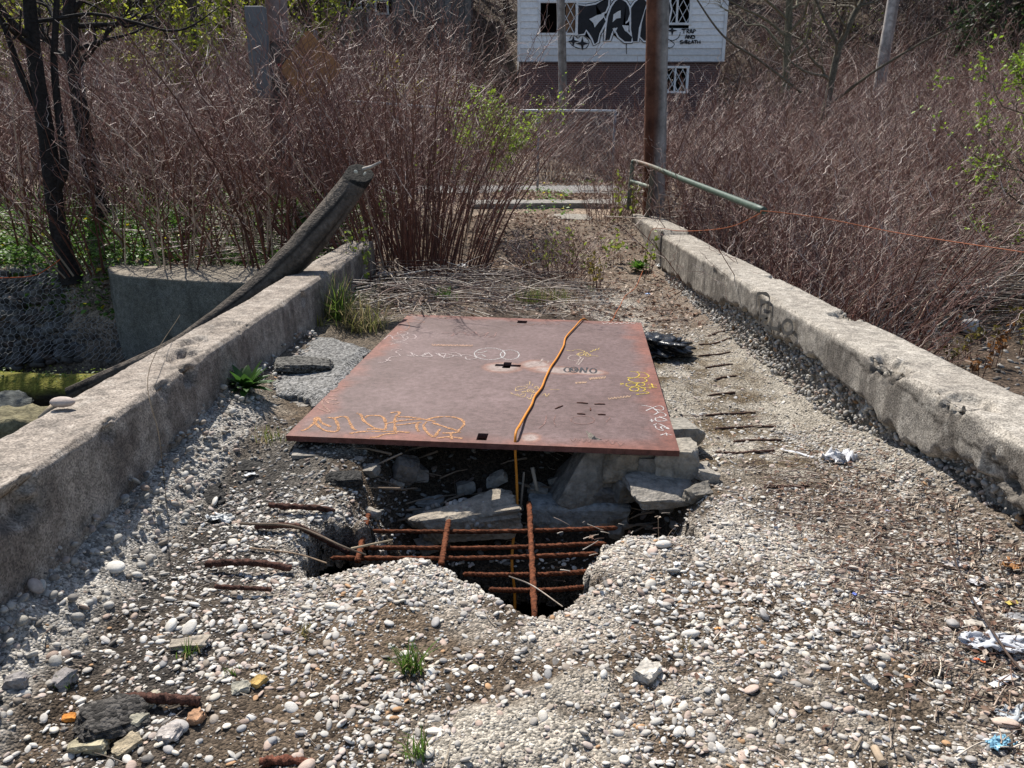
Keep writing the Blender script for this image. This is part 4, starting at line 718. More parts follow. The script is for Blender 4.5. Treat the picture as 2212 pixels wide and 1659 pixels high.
def rosette(base, n, L, wd, col, lab, cat, elev=(.2, 1.1)):
    Vs, Fs, Cs = [], [], []
    for i in range(n):
        a = i * 2.4 + R.normal() * .2; el = np.interp(i / n, [0, 1], elev) ; l = L * R.uniform(.75, 1.1); t = np.linspace(0, 1, 7); w = wd * np.sin(np.pi * t ** .75) * .5 + .002
        r = l * np.cos(el) * t; z = l * np.sin(el) * t - .25 * l * t ** 2.2 * math.cos(el); c_, s_ = math.cos(a), math.sin(a)
        mid = np.stack([r * c_, r * s_, z], 1); sd_ = np.array([-s_, c_, 0]); up = np.array([0, 0, .25])
        V = np.concatenate([mid - sd_ * w[:, None] + up * w[:, None], mid, mid + sd_ * w[:, None] + up * w[:, None]]); k = np.arange(6)
        Vs.append(V); Fs += [np.stack([k, k + 1, k + 8, k + 7], -1) + 21 * i, np.stack([k + 7, k + 8, k + 15, k + 14], -1) + 21 * i]; Cs.append(np.tile(np.asarray(col) * R.uniform(.7, 1.35), (21, 1)))
    o = mk('leafy_weed', np.concatenate(Vs), Fs, M_LEAF, None, True, np.concatenate(Cs)); o.location = base; return tag(o, lab, cat)
p = at(540, 905, .05); rosette((p[0], p[1], float(deck_z(p[0], p[1])) + .015), 38, .2, .055, (.05, .115, .022), 'dark green broad leaved rosette weed at the foot of the left wall', 'weed')
for i, (px, py, L, lab) in enumerate([(1350, 560, .26, 'bright green leafy weed on the path beside the right wall'), (1380, 585, .2, 'small dark green weed under the orange cord at the right wall'), (1195, 443, .4, 'leafy green weed at the broken slab edge'), (1455, 1118, .09, 'dandelion leaves beside the rubble')][:3]):
    p = at(px, py, 0); rosette((p[0], p[1], .02), 26, L, L * .3, (.09, .19, .025), lab, 'weed', (.3, 1.2))
p = at(1395, 1108, 0); pz = float(deck_z(p[0], p[1])); dl = rosette((p[0] - .01, p[1], pz), 8, .06, .016, (.07, .14, .03), 'yellow dandelion flower growing at the right rim of the hole', 'flower', (.3, .8)); dl.name = 'dandelion'
V, F = rod([(0, 0, 0), (.004, 0, .04), (.01, 0, .07)], .0022, 6); mk('stem', V, F, M_LEAF, dl, True, np.broadcast_to([.12, .17, .06], (len(V), 3)))
b = np.tile([.01, 0, .07], (60, 1)); V, F = blades(b, .022 * R.uniform(.7, 1, 60), R, 1.6, .0022, 3); mk('flower_head', V, F, M_LEAF, dl, True, np.broadcast_to([.75, .5, .01], (len(V), 3)))

# ------------------------------------------------------------------ left bank: abutment, wire mesh, logs, driftwood
tp = [at(*p, .1)[:2] for p in [(232, 579), (238, 589), (262, 594), (300, 598), (375, 604), (460, 608), (530, 610), (640, 612)]]
bp_ = [at(*p, .1)[:2] for p in [(640, 570), (520, 570), (400, 569), (310, 567), (250, 572)]]
ring = np.array(tp + bp_); rr = crom(np.vstack([ring, ring[:1]]), 160)[:-1] if False else np.vstack([np.linspace(ring[i], ring[(i + 1) % len(ring)], 14, endpoint=False) for i in range(len(ring))])
n = len(rr); lv = [(-1.6, 1.0), (-.9, 1.0), (-.5, 1), (-.2, 1), (0, 1), (.075, 1), (.1, .985)]
zs = np.concatenate([np.linspace(-1.7, .07, 26), [.095, .1]]); cen = rr.mean(0); V = []
for i, z in enumerate(zs):
    k = .985 if z > .098 else 1.0; q = (rr - cen) * k + cen; dd = (fbm(np.arange(n) * .22, np.full(n, z * 5), 151) - .5) * .04; dr = (q - cen) / np.linalg.norm(q - cen, axis=1, keepdims=True); q = q + dr * dd[:, None]
    V.append(np.column_stack([q, np.full(n, z)]))
V.append(np.array([[*cen, .1]])); V = np.concatenate(V); m_ = len(zs); i = np.arange(n); F = [np.concatenate([np.stack([k * n + i, k * n + (i + 1) % n, (k + 1) * n + (i + 1) % n, (k + 1) * n + i], -1) for k in range(m_ - 1)]), np.stack([(m_ - 1) * n + i, (m_ - 1) * n + (i + 1) % n, np.full(n, m_ * n)], -1)]
c = lerp([.1, .1, .085], [.2, .195, .17], fbm(V[:, 0] * 3, V[:, 2] * 1.2, 152)); c = lerp(c, [.035, .035, .03], ss(fbm(V[:, 0] * 4, V[:, 2] * .7 + 5, 153), .5, .7) * (V[:, 2] < .06)); c = lerp(c, [.25, .215, .17], (V[:, 2] > .08))  # streaky dark tone on the face below a paler top
tag(mk('concrete_abutment', V, F, M_CONC, None, False, c), 'curved grey concrete abutment block beyond the left wall, dark streaks down its face', 'abutment')
# bank stones under hexagonal wire
def bank(u, v): x = -9.2 + 4.4 * u; y = 10.4 - .8 * v + .12 * np.sin(u * 9); return x, y, .08 - 1.15 * v + (fbm(u * 9, v * 4, 161) - .5) * .12
u, v = R.random(1400), R.random(1400); x, y, z = bank(u, v); a = R.uniform(.03, .1, 1400); V, F, k = pebbles(np.stack([x, y + .03, z - .03], 1), np.stack([a, a * .8, a * .6], 1), R, 2, .3)
tag(mk('bank_stones', V, F, M_STONE, None, True, np.repeat(pebcol(1400, R, .28), k, 0)), kind='stuff')
segs = []; hs = .052; ncol, nrow = 60, 17
for j in range(nrow):
    for i in range(ncol):
        cxh = i * hs * 1.732 + (j % 2) * hs * .866; cyh = j * hs * 1.5
        pts = [(cxh + hs * math.sin(k * math.pi / 3), cyh + hs * math.cos(k * math.pi / 3)) for k in range(4)]
        for k in range(3): segs.append((pts[k], pts[k + 1]))
sg = np.array(segs); uu = sg[..., 0] / (ncol * hs * 1.732); vv = sg[..., 1] / (nrow * hs * 1.5); x, y, z = bank(uu + .012 * np.sin(vv * 17), vv); P = np.stack([x, y - .07, z + .03 + .02 * np.sin(x * 5)], -1)
V, F = tubes(P, .0028, 3); tag(mk('wire_mesh', V, F, M_PAINT, None, True, np.broadcast_to([.33, .32, .3], (len(V), 3))), 'hexagonal wire mesh holding the stone bank left of the abutment', 'wire mesh')
# mossy log and timber below
def log(name, pts, r, col, lab, cat, seed, S=26, n=70, amp=.12, moss=None, cutcol=None, cutn=None):
    P = crom(pts, n); Rd = np.interp(np.linspace(0, 1, n), np.linspace(0, 1, len(r)), r); P2, R2 = capped(P, Rd); V, F = tubes(P2[None], R2[None], S); k = len(P2); an = np.tile(np.arange(S) / S, k); tt = np.repeat(np.linspace(0, 1, k), S)
    d = (fbm(np.cos(an * 6.283) * 1.5 + 3, np.sin(an * 6.283) * 1.5 + tt * n * .06, seed) - .5) * 1.2 + (vn(an * S * .45, tt * n * .09, seed + 1) - .5) * .7
    ctr = np.repeat(P2, S, 0); V = ctr + (V - ctr) * (1 + amp * d)[:, None]
    if cutn is not None:
        T = P2[-1] - P2[-6]; T /= np.linalg.norm(T); nn_ = np.array(cutn) / np.linalg.norm(cutn)
        for q in range(k - 12, k): sl = slice(q * S, (q + 1) * S); f_ = min(1, (q - k + 13) / 9); V[sl] += T * (-((V[sl] - P2[q]) @ nn_) / (T @ nn_) * f_)[:, None]
    c = lerp(np.array(col) * .5, np.array(col) * 1.5, fbm(an * 9, tt * n * .12, seed + 2)); c = lerp(c, np.array(col) * .3, ss(vn(an * S * .5, tt * 5, seed + 3), .6, .85))
    if cutcol is not None: endm = np.arange(len(V)) >= (k - 8) * S; c[endm] = np.array(cutcol) * (.6 + .8 * R.random((endm.sum(), 1)))
    if moss is not None: up = (V - ctr)[:, 2] / (np.linalg.norm(V - ctr, axis=1) + 1e-6); c = lerp(c, moss, ss(up + .8 * (fbm(an * 12, tt * 40, seed + 4) - .5), .25, .6))
    return tag(mk(name, V, F, M_BARK, None, True, c), lab, cat)
log('mossy_log', [(-9.5, 7.3, -.8), (-6, 7.35, -.78), (-4.4, 7.5, -.8), (-2.6, 7.7, -.85)], [.25, .25, .22, .18], (.04, .032, .022), 'fat dark rotting log with a mossy top lying below the wire mesh', 'log', 171, moss=(.15, .14, .025), amp=.25)
n = 900; x = R.uniform(-8, -2.9, n); y = 7.4 + R.normal(0, .09, n); z = -.56 + .03 * R.normal(size=n); V, F = leaves(np.stack([x, y, z], 1), R.uniform(.015, .045, n), R); tag(mk('moss_and_sprouts', V, F, M_LEAF, None, True, np.array([.12, .17, .03]) * R.uniform(.4, 1.4, (len(V), 1))), kind='stuff')
log('timber', [(-9.5, 7.0, -1.1), (-6, 7.02, -1.12), (-2.5, 7.1, -1.12)], [.14, .13, .12], (.035, .028, .02), 'dark wet timber lying below the mossy log', 'timber', 181)
for i, (px, py, z, s, cc, lab) in enumerate([(40, 935, -.85, (.6, .4, .4), (.17, .15, .09), 'mossy brown boulder in the creek at the left edge'), (5, 900, -.8, (.5, .5, .35), (.08, .085, .08), 'dark wet boulder at the left edge behind the brown one'), (110, 905, -1.15, (.5, .4, .3), (.05, .05, .045), 'dark boulder half under the timber beside the wall')]):
    tag(block('boulder', at(px, py, z), s, (.2 * i, .1, .5 * i), M_STONE, cc, 120 + i, .6, .16, 8), lab, 'boulder')
V, F = rod([aty(88, 905, 6.1), aty(132, 862, 6.3)], [.03, .03], 8); tag(mk('stick', V, F, M_WOOD, None, True, np.broadcast_to([.36, .28, .19], (len(V), 3))), 'pale broken branch end sticking up behind the brown boulder', 'stick')
dw = [aty(150, 852, 6.2), aty(262, 803, 6.3), aty(365, 757, 6.4), aty(455, 700, 6.55), aty(545, 634, 6.75), aty(628, 564, 6.95), aty(681, 504, 7.1), aty(733, 440, 7.3), aty(778, 374, 7.5)]
o = log('driftwood_trunk', dw, [.06, .07, .075, .085, .1, .138, .134, .124, .118], (.1, .082, .066), 'bare weathered driftwood trunk leaning over the left wall, its cut end pointing up right', 'tree trunk', 191, 40, 150, .13, cutcol=(.022, .02, .017), cutn=(.46, -.33, .82))
V, F = rod([aty(785, 366, 7.45), aty(803, 360, 7.4), aty(822, 350, 7.35)], [.02, .01], 8); mk('branch_stub', V, F, M_WOOD, o, True, np.broadcast_to([.4, .36, .32], (len(V), 3)))
V, F, k = pebbles(np.array([aty(769, 371, 7.36), aty(788, 375, 7.38)]), np.array([[.022, .006, .018], [.022, .006, .013]]), R, 2, .3); mk('lichen_patch', V, F, M_PAINT, o, True, np.broadcast_to([.5, .5, .42], (len(V), 3)))
V, F = rod([aty(-10, 601, 9.6), aty(70, 596, 9.55), aty(110, 575, 9.6), aty(130, 560, 9.7)], .006, 6, 24); tag(mk('orange_root', V, F, M_WOOD, None, True, np.broadcast_to([.4, .09, .03], (len(V), 3))), 'thin orange red root trailing over the left bank', 'root')
log('fallen_log', [at(1928, 668, -.5) + [0, 0, .02], at(2050, 650, -.5), at(2212, 632, -.5), at(2400, 620, -.5)], [.12, .13, .13, .14], (.13, .11, .09), 'grey fallen log on the mud under the right thicket', 'log', 201, amp=.1)
for i, (px, py, s, cc, lab) in enumerate([(2058, 698, (.34, .24, .22), (.3, .27, .21), 'grey tan rock on the mud right of the wall'), (2095, 708, (.24, .18, .18), (.42, .4, .38), 'pale angular rock beside the grey tan one on the mud'), (1925, 735, (.24, .2, .14), (.2, .165, .14), 'reddish brown rock close behind the right wall'), (1900, 705, (.4, .3, .3), (.14, .135, .13), 'dark grey rubble rock close behind the right wall at the thicket edge')]):
    p = at(px, py, -.66); tag(block('rock', p + [0, 0, .02], s, (0, .1, i), M_STONE, cc, 130 + i, .6, .16, 7), lab, 'rock')
n = 2600; x = R.uniform(2.7, 9, n); y = R.uniform(4, 9.6, n); k = R.random(n) < ss(x, 4.2, 6) * .9 + .12; x, y = x[k], y[k]; a = .012 + .04 * R.random(len(x)) ** 2; V, F, k2 = pebbles(np.stack([x, y, gz(x, y) + a * .2], 1), np.stack([a, a * .8, a * .45], 1), R, 1); tag(mk('shore_gravel', V, F, M_PEB, None, True, np.repeat(pebcol(len(x), R, .6), k2, 0)), kind='stuff')

# ------------------------------------------------------------------ knotweed and other dead growth
def clump_data(seed, n, rx, ry, L0, L1, lean=(0, 0), spread=.35, tw=11, sub=3, pale=.15, rad=.009, twl=1.0, twp=.26):
    r = np.random.default_rng(seed); q = np.sqrt(r.random(n)); an = r.uniform(0, 2 * np.pi, n); bx, by = q * np.cos(an) * rx, q * np.sin(an) * ry
    L = r.uniform(L0, L1, n); d = np.stack([np.cos(an) * q * spread + lean[0] + r.normal(0, .13, n), np.sin(an) * q * spread + lean[1] + r.normal(0, .13, n)], 1)
    K = 10; t = np.linspace(0, 1, K); P = np.zeros((n, K, 3)); hz = (t + .55 * t ** 2.2)[None, :]
    P[:, :, 0] = bx[:, None] + d[:, :1] * L[:, None] * hz * .75; P[:, :, 1] = by[:, None] + d[:, 1:] * L[:, None] * hz * .75
    dl = np.linalg.norm(d, axis=1); P[:, :, 2] = L[:, None] * (t[None] * (1 - .22 * np.minimum(dl, 1.2)[:, None]) - .2 * dl[:, None] * t[None] ** 3) - .05
    zg = ((np.arange(K) % 2) * 2 - 1) * (t > .3); za = r.uniform(0, 6.28, n); P[:, :, 0] += np.cos(za)[:, None] * zg * .014; P[:, :, 1] += np.sin(za)[:, None] * zg * .014
    ra = rad * r.uniform(.6, 1.15, n)[:, None] * (1 - .75 * t[None])
    V, F = tubes(P, ra, 5); isp = r.random(n) < pale
    cc = np.where(isp[:, None], np.array([.46, .36, .27]), np.array([.1, .038, .026])) * r.uniform(.6, 1.5, (n, 1)); cu = lerp(cc[:, None, :], np.array([.17, .085, .065]), np.broadcast_to(t[None] ** 1.5 * .8, (n, K))); C = np.repeat(cu.reshape(-1, 3), 5, 0)  # pale canes: dry straw tone, share raised to put sun highlights into colour
    # side twigs, zig-zagging
    m = n * tw; ci = np.repeat(np.arange(n), tw); tt = np.tile(np.linspace(.3, .99, tw), n) + r.normal(0, .03, m); tt = np.clip(tt, .2, .999); f = tt * (K - 1); i0 = np.minimum(f.astype(int), K - 2); w = (f - i0)[:, None]
    B = P[ci, i0] * (1 - w) + P[ci, i0 + 1] * w; T = P[ci, i0 + 1] - P[ci, i0]; T /= np.linalg.norm(T, axis=1, keepdims=True); az = r.uniform(0, 6.28, m)
    D = np.stack([np.cos(az), np.sin(az), r.uniform(-.1, .6, m)], 1) * .8 + T * .55; D /= np.linalg.norm(D, axis=1, keepdims=True); tl = twl * r.uniform(.22, .6, m) * (1.15 - .6 * tt)
    K2 = 6; t2 = np.linspace(0, 1, K2); P2 = B[:, None] + D[:, None] * (tl[:, None] * t2)[..., None]; P2[1:, :, 2] += 0; sdv = np.cross(D, [0, 0, 1.]); z2 = ((np.arange(K2) % 2) * 2 - 1) * (t2 > 0)
    P2 += sdv[:, None] * (z2[None] * tl[:, None] * .075)[..., None]; P2[:, :, 2] += (tl[:, None] * .25 * t2 ** 2)
    V2, F2 = tubes(P2, .0036 * twl ** .5 * (1 - .6 * t2)[None] * r.uniform(.7, 1.2, m)[:, None], 3); tc_ = np.where(r.random((m, 1)) < twp, [.56, .45, .38], np.array([.175, .088, .07])) * r.uniform(.6, 1.5, (m, 1)); C2 = np.repeat(tc_, K2 * 3, 0)  # pale twig share also puts sunlit glints into the colour
    m3 = m * sub; ti = np.repeat(np.arange(m), sub); ii = r.integers(1, K2, m3); B3 = P2[ti, ii]; D3 = D[ti] * .5 + r.normal(0, .5, (m3, 3)) + [0, 0, .25]; D3 /= np.linalg.norm(D3, axis=1, keepdims=True); l3 = twl * r.uniform(.05, .2, m3)
    t3 = np.array([0, .5, 1]); P3 = B3[:, None] + D3[:, None] * (l3[:, None] * t3)[..., None]; P3[:, 1] += r.normal(0, .012, (m3, 3)); V3, F3 = tubes(P3, np.broadcast_to(np.array([.0024, .002, .0014]) * twl ** .5, (m3, 3)), 3); C3 = np.repeat(np.where(r.random((m3, 1)) < twp * .7, [.52, .41, .35], np.array([.19, .1, .08])) * r.uniform(.6, 1.5, (m3, 1)), 9, 0)
    return (V, F, C), join([(V2, F2, C2), (V3, F3, C3)])
def clump(name, loc, lab, cat, grp, *a, **k):
    (V, F, C), (V2, F2, C2) = clump_data(*a, **k); o = mk(name, V, F, M_CANE, None, True, C); mk('twigs', V2, F2, M_CANE, o, True, C2); o.location = loc; return tag(o, lab, cat, grp)
HIDE = []
protos = []
for s_ in range(8):
    protos.append(clump('knotweed_clump', (0, 0, -50), 'x', 'dead shrub', None, 300 + s_, 24, .45, .45, 1.3, 2.8, (.1, 0), .6, 8, 2, .25, .0118, 1.1))
used_p = set()
def put(x, y, sc, rz, lab, grp, k=None, dz=0.0):
    k = int(R.integers(0, len(protos))) if k is None else k
    if k in used_p: o = copy_tree(protos[k])
    else: o = protos[k]; used_p.add(k)
    o.location = (x, y, float(gz(x, y)) + dz); o.rotation_euler = (R.normal(0, .06), R.normal(0, .06), rz); o.scale = (sc, sc, sc * R.uniform(.9, 1.1)); return tag(o, lab, 'dead shrub', grp)
def poisson(n, x0, x1, y0, y1, ok, dmin, tries=6000):
    out = []
    for _ in range(tries):
        if len(out) >= n: break
        x, y = R.uniform(x0, x1), R.uniform(y0, y1)
        if ok(x, y) and all((x - a) ** 2 + (y - b) ** 2 > dmin ** 2 for a, b in out): out.append((x, y))
    return out
view = lambda x, y, m=.6: abs(x) < .68 * y + m
GR = 'leafless knotweed clumps in the thicket right of the bridge'; LR = 'leafless reddish knotweed clump in the dense thicket beyond the right wall'
for x, y in poisson(24, 2.75, 5.2, 7.0, 12.5, lambda x, y: x > 2.75 and not (x > 3.6 + (y - 6) * .16 and y < 10.5), .52): put(x, y, R.uniform(.78, 1.02), R.uniform(-.7, .7), LR, GR)
for x, y in poisson(62, 2.4, 15, 10.6, 18.5, lambda x, y: view(x, y) and (x > 2.9 or y > 13.5) and (y > 11.5 or x < 6.5 or x > 8), .78): put(x, y, R.uniform(.8, 1.1), R.uniform(-.9, .9), LR, GR)
for x, y in poisson(46, 2.6, 20, 18.5, 27.5, lambda x, y: view(x, y), 1.05): put(x, y, R.uniform(.62, .8) if x < 8 else R.uniform(.9, 1.2), R.uniform(0, 6.28), LR, GR)
GH = 'leafless knotweed clumps in front of the white house'; LH = 'leafless knotweed clump on the slope behind the gate, below the white house'
for x, y in poisson(26, -2.5, 3, 20.6, 27.3, lambda x, y: True, .8): put(x, y, R.uniform(.75, 1.0) if y < 24 else .7, R.uniform(0, 6.28), LH, GH)
GL = 'leafless knotweed clumps in the thicket left of the bridge'; LL = 'leafless reddish knotweed clump in the tall thicket on the left bank'
for x, y in poisson(38, -12, -2.0, 10.4, 16.2, lambda x, y: view(x, y) and (x + y * .37 < 1.1 or True) and R.random() < (.2 if y < 13.8 else 1), .85): put(x, y, R.uniform(1.0, 1.45), R.uniform(2.2, 4.0) if x > -4 else R.uniform(0, 6.28), LL, GL)
for x, y in poisson(44, -19, -2.2, 20.6, 29, lambda x, y: view(x, y), 1.15): put(x, y, R.uniform(1.35, 1.8), R.uniform(0, 6.28), LL, GL)
for x, y in poisson(12, -9, -1, 29, 34.5, lambda x, y: True, 1.0): put(x, y, R.uniform(1.4, 1.9), R.uniform(0, 6.28), 'leafless shrub in front of the grey boarded house', 'leafless shrubs in front of the grey boarded house')
for x, y in poisson(30, 7.5, 24, 27.5, 36, lambda x, y: view(x, y), 1.5): put(x, y, R.uniform(1.1, 1.5), R.uniform(0, 6.28), 'leafless shrub on the rising hillside right of the white house', 'leafless shrubs on the hillside right of the white house')
for k in range(len(protos)):
    if k not in used_p: put(-6, 22, 1.1, 0, LL, GL, k)
put(2.72, 11.5, .72, -.5, 'cane clump hiding the foot of the thick brown and grey pole, nearer of two', None, 0); put(2.55, 12.35, .8, .9, 'cane clump hiding the foot of the thick brown and grey pole, farther of two', None, 3); put(1.9, 14.4, .7, .2, 'cane clump between the gate and the thick pole', None, 5)
# the big clump standing on the deck left of the path
clump('knotweed_clump', (-1.15, 9.75, 0), 'tall dense clump of dark red canes rising from the deck left of the path', 'dead shrub', None, 401, 120, .85, .5, 2.2, 3.5, (.04, .0), .42, 12, 2, .03, .0125, 1.1, .1)
clump('knotweed_clump', (-1.15, 11.5, .1), 'dark red cane clump just behind the tall clump left of the path, fanning right', 'dead shrub', None, 402, 40, .6, .6, 2.0, 3.3, (.08, 0), .42, 12, 2, .05, .0115, 1.1, .12)
clump('knotweed_clump', (-2.6, 11.2, .1), 'tall cane clump fanning left behind the end of the driftwood trunk', 'dead shrub', None, 403, 46, .7, .6, 2.2, 3.6, (-.25, 0), .5, 12, 2, .08, .0115, 1.1, .15)
clump('knotweed_clump', (1.65, 13.6, 0), 'upright brown cane clump in the gap at the far end of the right wall', 'dead shrub', None, 404, 30, .4, .5, 1.0, 2.0, (.08, 0), .4, 8, 3, .2, .009)
clump('knotweed_clump', (-7.4, 9.9, .05), 'sparse red cane clump at the left edge beside the forked dark tree', 'dead shrub', None, 405, 26, .7, .3, 1.5, 2.6, (-.3, 0), .5, 9, 3, .2, .011)
clump('knotweed_clump', (-3.9, 10.6, .1), 'sparse cane clump growing just behind the concrete abutment', 'dead shrub', None, 406, 24, .8, .4, 1.6, 2.8, (-.12, 0), .5, 11, 3, .3, .01)
clump('knotweed_clump', (.55, 9.4, 0), 'short dark stubby cane clump with sprouting leaves beside the path', 'dead shrub', None, 407, 26, .3, .25, .35, .95, (.1, 0), .7, 6, 2, .1, .008)

def canes_on_ground(name, n, x0, x1, y0, y1, zmax, fz, l0, l1, cols, ang=(0, 3.14), dens=None, rad=.006):
    x, y = R.uniform(x0, x1, n), R.uniform(y0, y1, n)
    if dens is not None: k = R.random(n) < dens(x, y); x, y = x[k], y[k]
    n = len(x); l = R.uniform(l0, l1, n); a = R.uniform(*ang, n); p = R.normal(0, .12 if name != 'hillside_brush' else .9, n); K = 6; t = np.linspace(-.5, .5, K); d = np.stack([np.cos(a), np.sin(a), p], 1); z = fz(x, y) + R.random(n) ** 1.5 * (zmax(x, y) if callable(zmax) else zmax) + .01
    P = np.stack([x, y, z], 1)[:, None] + d[:, None] * (l[:, None] * t)[..., None]; b = R.normal(0, .06, (n, 1)); P[:, :, 0] += b * (1 - 4 * t ** 2) * l[:, None] * np.sin(a)[:, None]; P[:, :, 2] -= (t ** 2) * l[:, None] * .12
    P[:, :, 2] = np.maximum(P[:, :, 2], fz(P[:, :, 0], P[:, :, 1]) + .004)
    cc = np.array(cols)[R.integers(0, len(cols), n)] * R.uniform(.6, 1.25, (n, 1)); V, F = tubes(P, (rad * R.uniform(.4, 1.2, n))[:, None] * (1.1 - .6 * (t + .5))[None], 4); return tag(mk(name, V, F, M_CANE, None, True, np.repeat(cc, K * 4, 0)), kind='stuff')
STRAW = [[.46, .38, .3], [.34, .26, .2], [.2, .13, .1], [.56, .48, .39], [.12, .07, .055]]
dz_ = lambda x, y: deck_z(x, y, False)
canes_on_ground('dead_cane_litter', 330, -1.6, .75, 7.4, 9.6, lambda x, y: .22 * (1 - ss(x, .2, .8)), dz_, .25, 1.2, STRAW, (-1.5, 1.5), None, .0065)
canes_on_ground('dead_cane_litter', 2100, 2.75, 10.5, 7.6, 13.5, lambda x, y: .15 + .75 * ss(y, 9, 11.5), gz, .8, 3.0, STRAW, (-.6, .9), lambda x, y: ((x < 3.5 + (y - 6) * .16) | (y > 10.2)) * 1.0, .008)
canes_on_ground('dead_cane_litter', 3600, -14, 16, 11, 27, .5, gz, .6, 1.9, STRAW[:4], (0, 3.14), lambda x, y: (np.abs(x) < .68 * y + 1) * ((y < 16.1) | (y > 20.3) | (x > 3.3)) * ((np.abs(x) > 2.2) | (y > 16)) * np.where((x < 0) & (y < 15), .2, 1), .008)
canes_on_ground('dead_cane_litter', 420, -4.6, -2.1, 9.7, 12.5, .35, gz, .5, 1.6, STRAW, (0, 3.14))
# brushwood on the wooded hill
canes_on_ground('hillside_brush', 9500, -32, 32, 28.5, 52, 2.4, gz, .8, 3.6, [[.17, .1, .085], [.12, .075, .06], [.36, .28, .24], [.07, .045, .04]], (0, 3.14), lambda x, y: (np.abs(x) < .7 * y + 2) * ~((x > .2) & (x < 7.8) & (y < 37)), .014)
# leaf litter
def litter(name, n, x0, x1, y0, y1, fz, s0, s1, cols, dens=None, mat=None):
    x, y = R.uniform(x0, x1, n), R.uniform(y0, y1, n)
    if dens is not None: k = R.random(n) < dens(x, y); x, y = x[k], y[k]
    n = len(x); V, F = leaves(np.stack([x, y, fz(x, y) + R.random(n) * .025 + .004], 1), R.uniform(s0, s1, n), R, 1.0, .6, .5); cc = np.array(cols)[R.integers(0, len(cols), n)] * R.uniform(.6, 1.3, (n, 1)); return tag(mk(name, V, F, mat or M_DRY, None, True, np.repeat(cc, 4, 0)), kind='stuff')
DRYC = [[.26, .17, .12], [.36, .27, .21], [.16, .095, .07], [.44, .36, .29], [.2, .115, .08]]
litter('leaf_litter', 5200, -1.7, 1.95, 6.95, 14, dz_, .03, .085, DRYC, lambda x, y: ss(y + fbm(x * 3, y * 3, 221), 7.2, 8.6) * .95)
litter('leaf_litter', 2200, -1.6, 1.9, 15.2, 16.6, gz, .04, .1, DRYC); litter('leaf_litter', 2600, -3, 3.3, 19.3, 22, lambda x, y: np.maximum(gz(x, y), .73), .05, .12, DRYC); litter('leaf_litter', 9000, -14, 16, 10, 28, gz, .05, .13, DRYC, lambda x, y: (np.abs(x) > 2.2) * (np.abs(x) < .68 * y + 1) * ((y < 16.2) | (y > 20.2) | (x > 3.3)))
k = lambda x, y: ss(x + .35 * fbm(x * 4, y * 4, 222), 1.25, 1.7) * (1 - ss(y, 3.2, 4.2)) + .05
litter('leaf_litter', 5200, .3, 1.97, 1.25, 4.6, dz_, .01, .036, DRYC, k)
canes_on_ground('twig_litter', 7500, .2, 1.97, 1.25, 4.8, .016, dz_, .015, .11, STRAW + [[.1, .06, .045], [.22, .15, .1]], (-.9, 1.2), k, .0026)
canes_on_ground('twig_litter', 700, -1.5, 1.9, 1.3, 7, .008, dz_, .02, .12, [[.2, .15, .11], [.12, .08, .06], [.35, .28, .2]], (0, 3.14), lambda x, y: (hole_sd(x, y) > .1) * .8, .002)
canes_on_ground('twig_litter', 900, -1.5, 1.9, 6.9, 10, .03, dz_, .05, .3, STRAW, (0, 3.14), None, .003)
# green ground cover on the left bank
def cover(n, x0, x1, y0, y1, dens, s0=.04, s1=.1, col=(.105, .2, .035), h=.16, fz=gz):
    x, y = R.uniform(x0, x1, n), R.uniform(y0, y1, n); k = R.random(n) < dens(x, y); x, y = x[k], y[k]; n = len(x); V, F = leaves(np.stack([x, y, fz(x, y) + R.random(n) ** 1.3 * h + .01], 1), R.uniform(s0, s1, n), R, .9, .75, .35)
    cc = np.asarray(col) * R.uniform(.55, 1.6, (n, 1)); cc[R.random(n) < .02] = [.6, .5, .03]; return tag(mk('ground_cover', V, F, M_LEAF, None, True, np.repeat(cc, 4, 0)), kind='stuff')
cover(42000, -10.5, -2.1, 10.0, 16, lambda x, y: (np.abs(x) < .7 * y + .5) * ss(fbm(x * .7, y * .7, 231) + .12 * (13 - y) * .25, .22, .42) * ss(x, -1.9, -3.2))
cover(2500, -14, -2, 20, 24, lambda x, y: ss(fbm(x * .5, y * .5, 232), .45, .6), .05, .12, (.14, .2, .04)); cover(1500, -.6, 1.2, 11.2, 16.5, lambda x, y: ss(fbm(x * 2.4, y * 1.2, 233), .45, .6) * .8, .03, .08, (.1, .19, .03), .1, lambda x, y: np.maximum(gz(x, y), 0)); cover(500, -2, 3, 19.6, 21, lambda x, y: ss(fbm(x * 1.4, y * 1.2, 234), .4, .6), .05, .1, (.12, .19, .035), .12, lambda x, y: np.maximum(gz(x, y), .73))
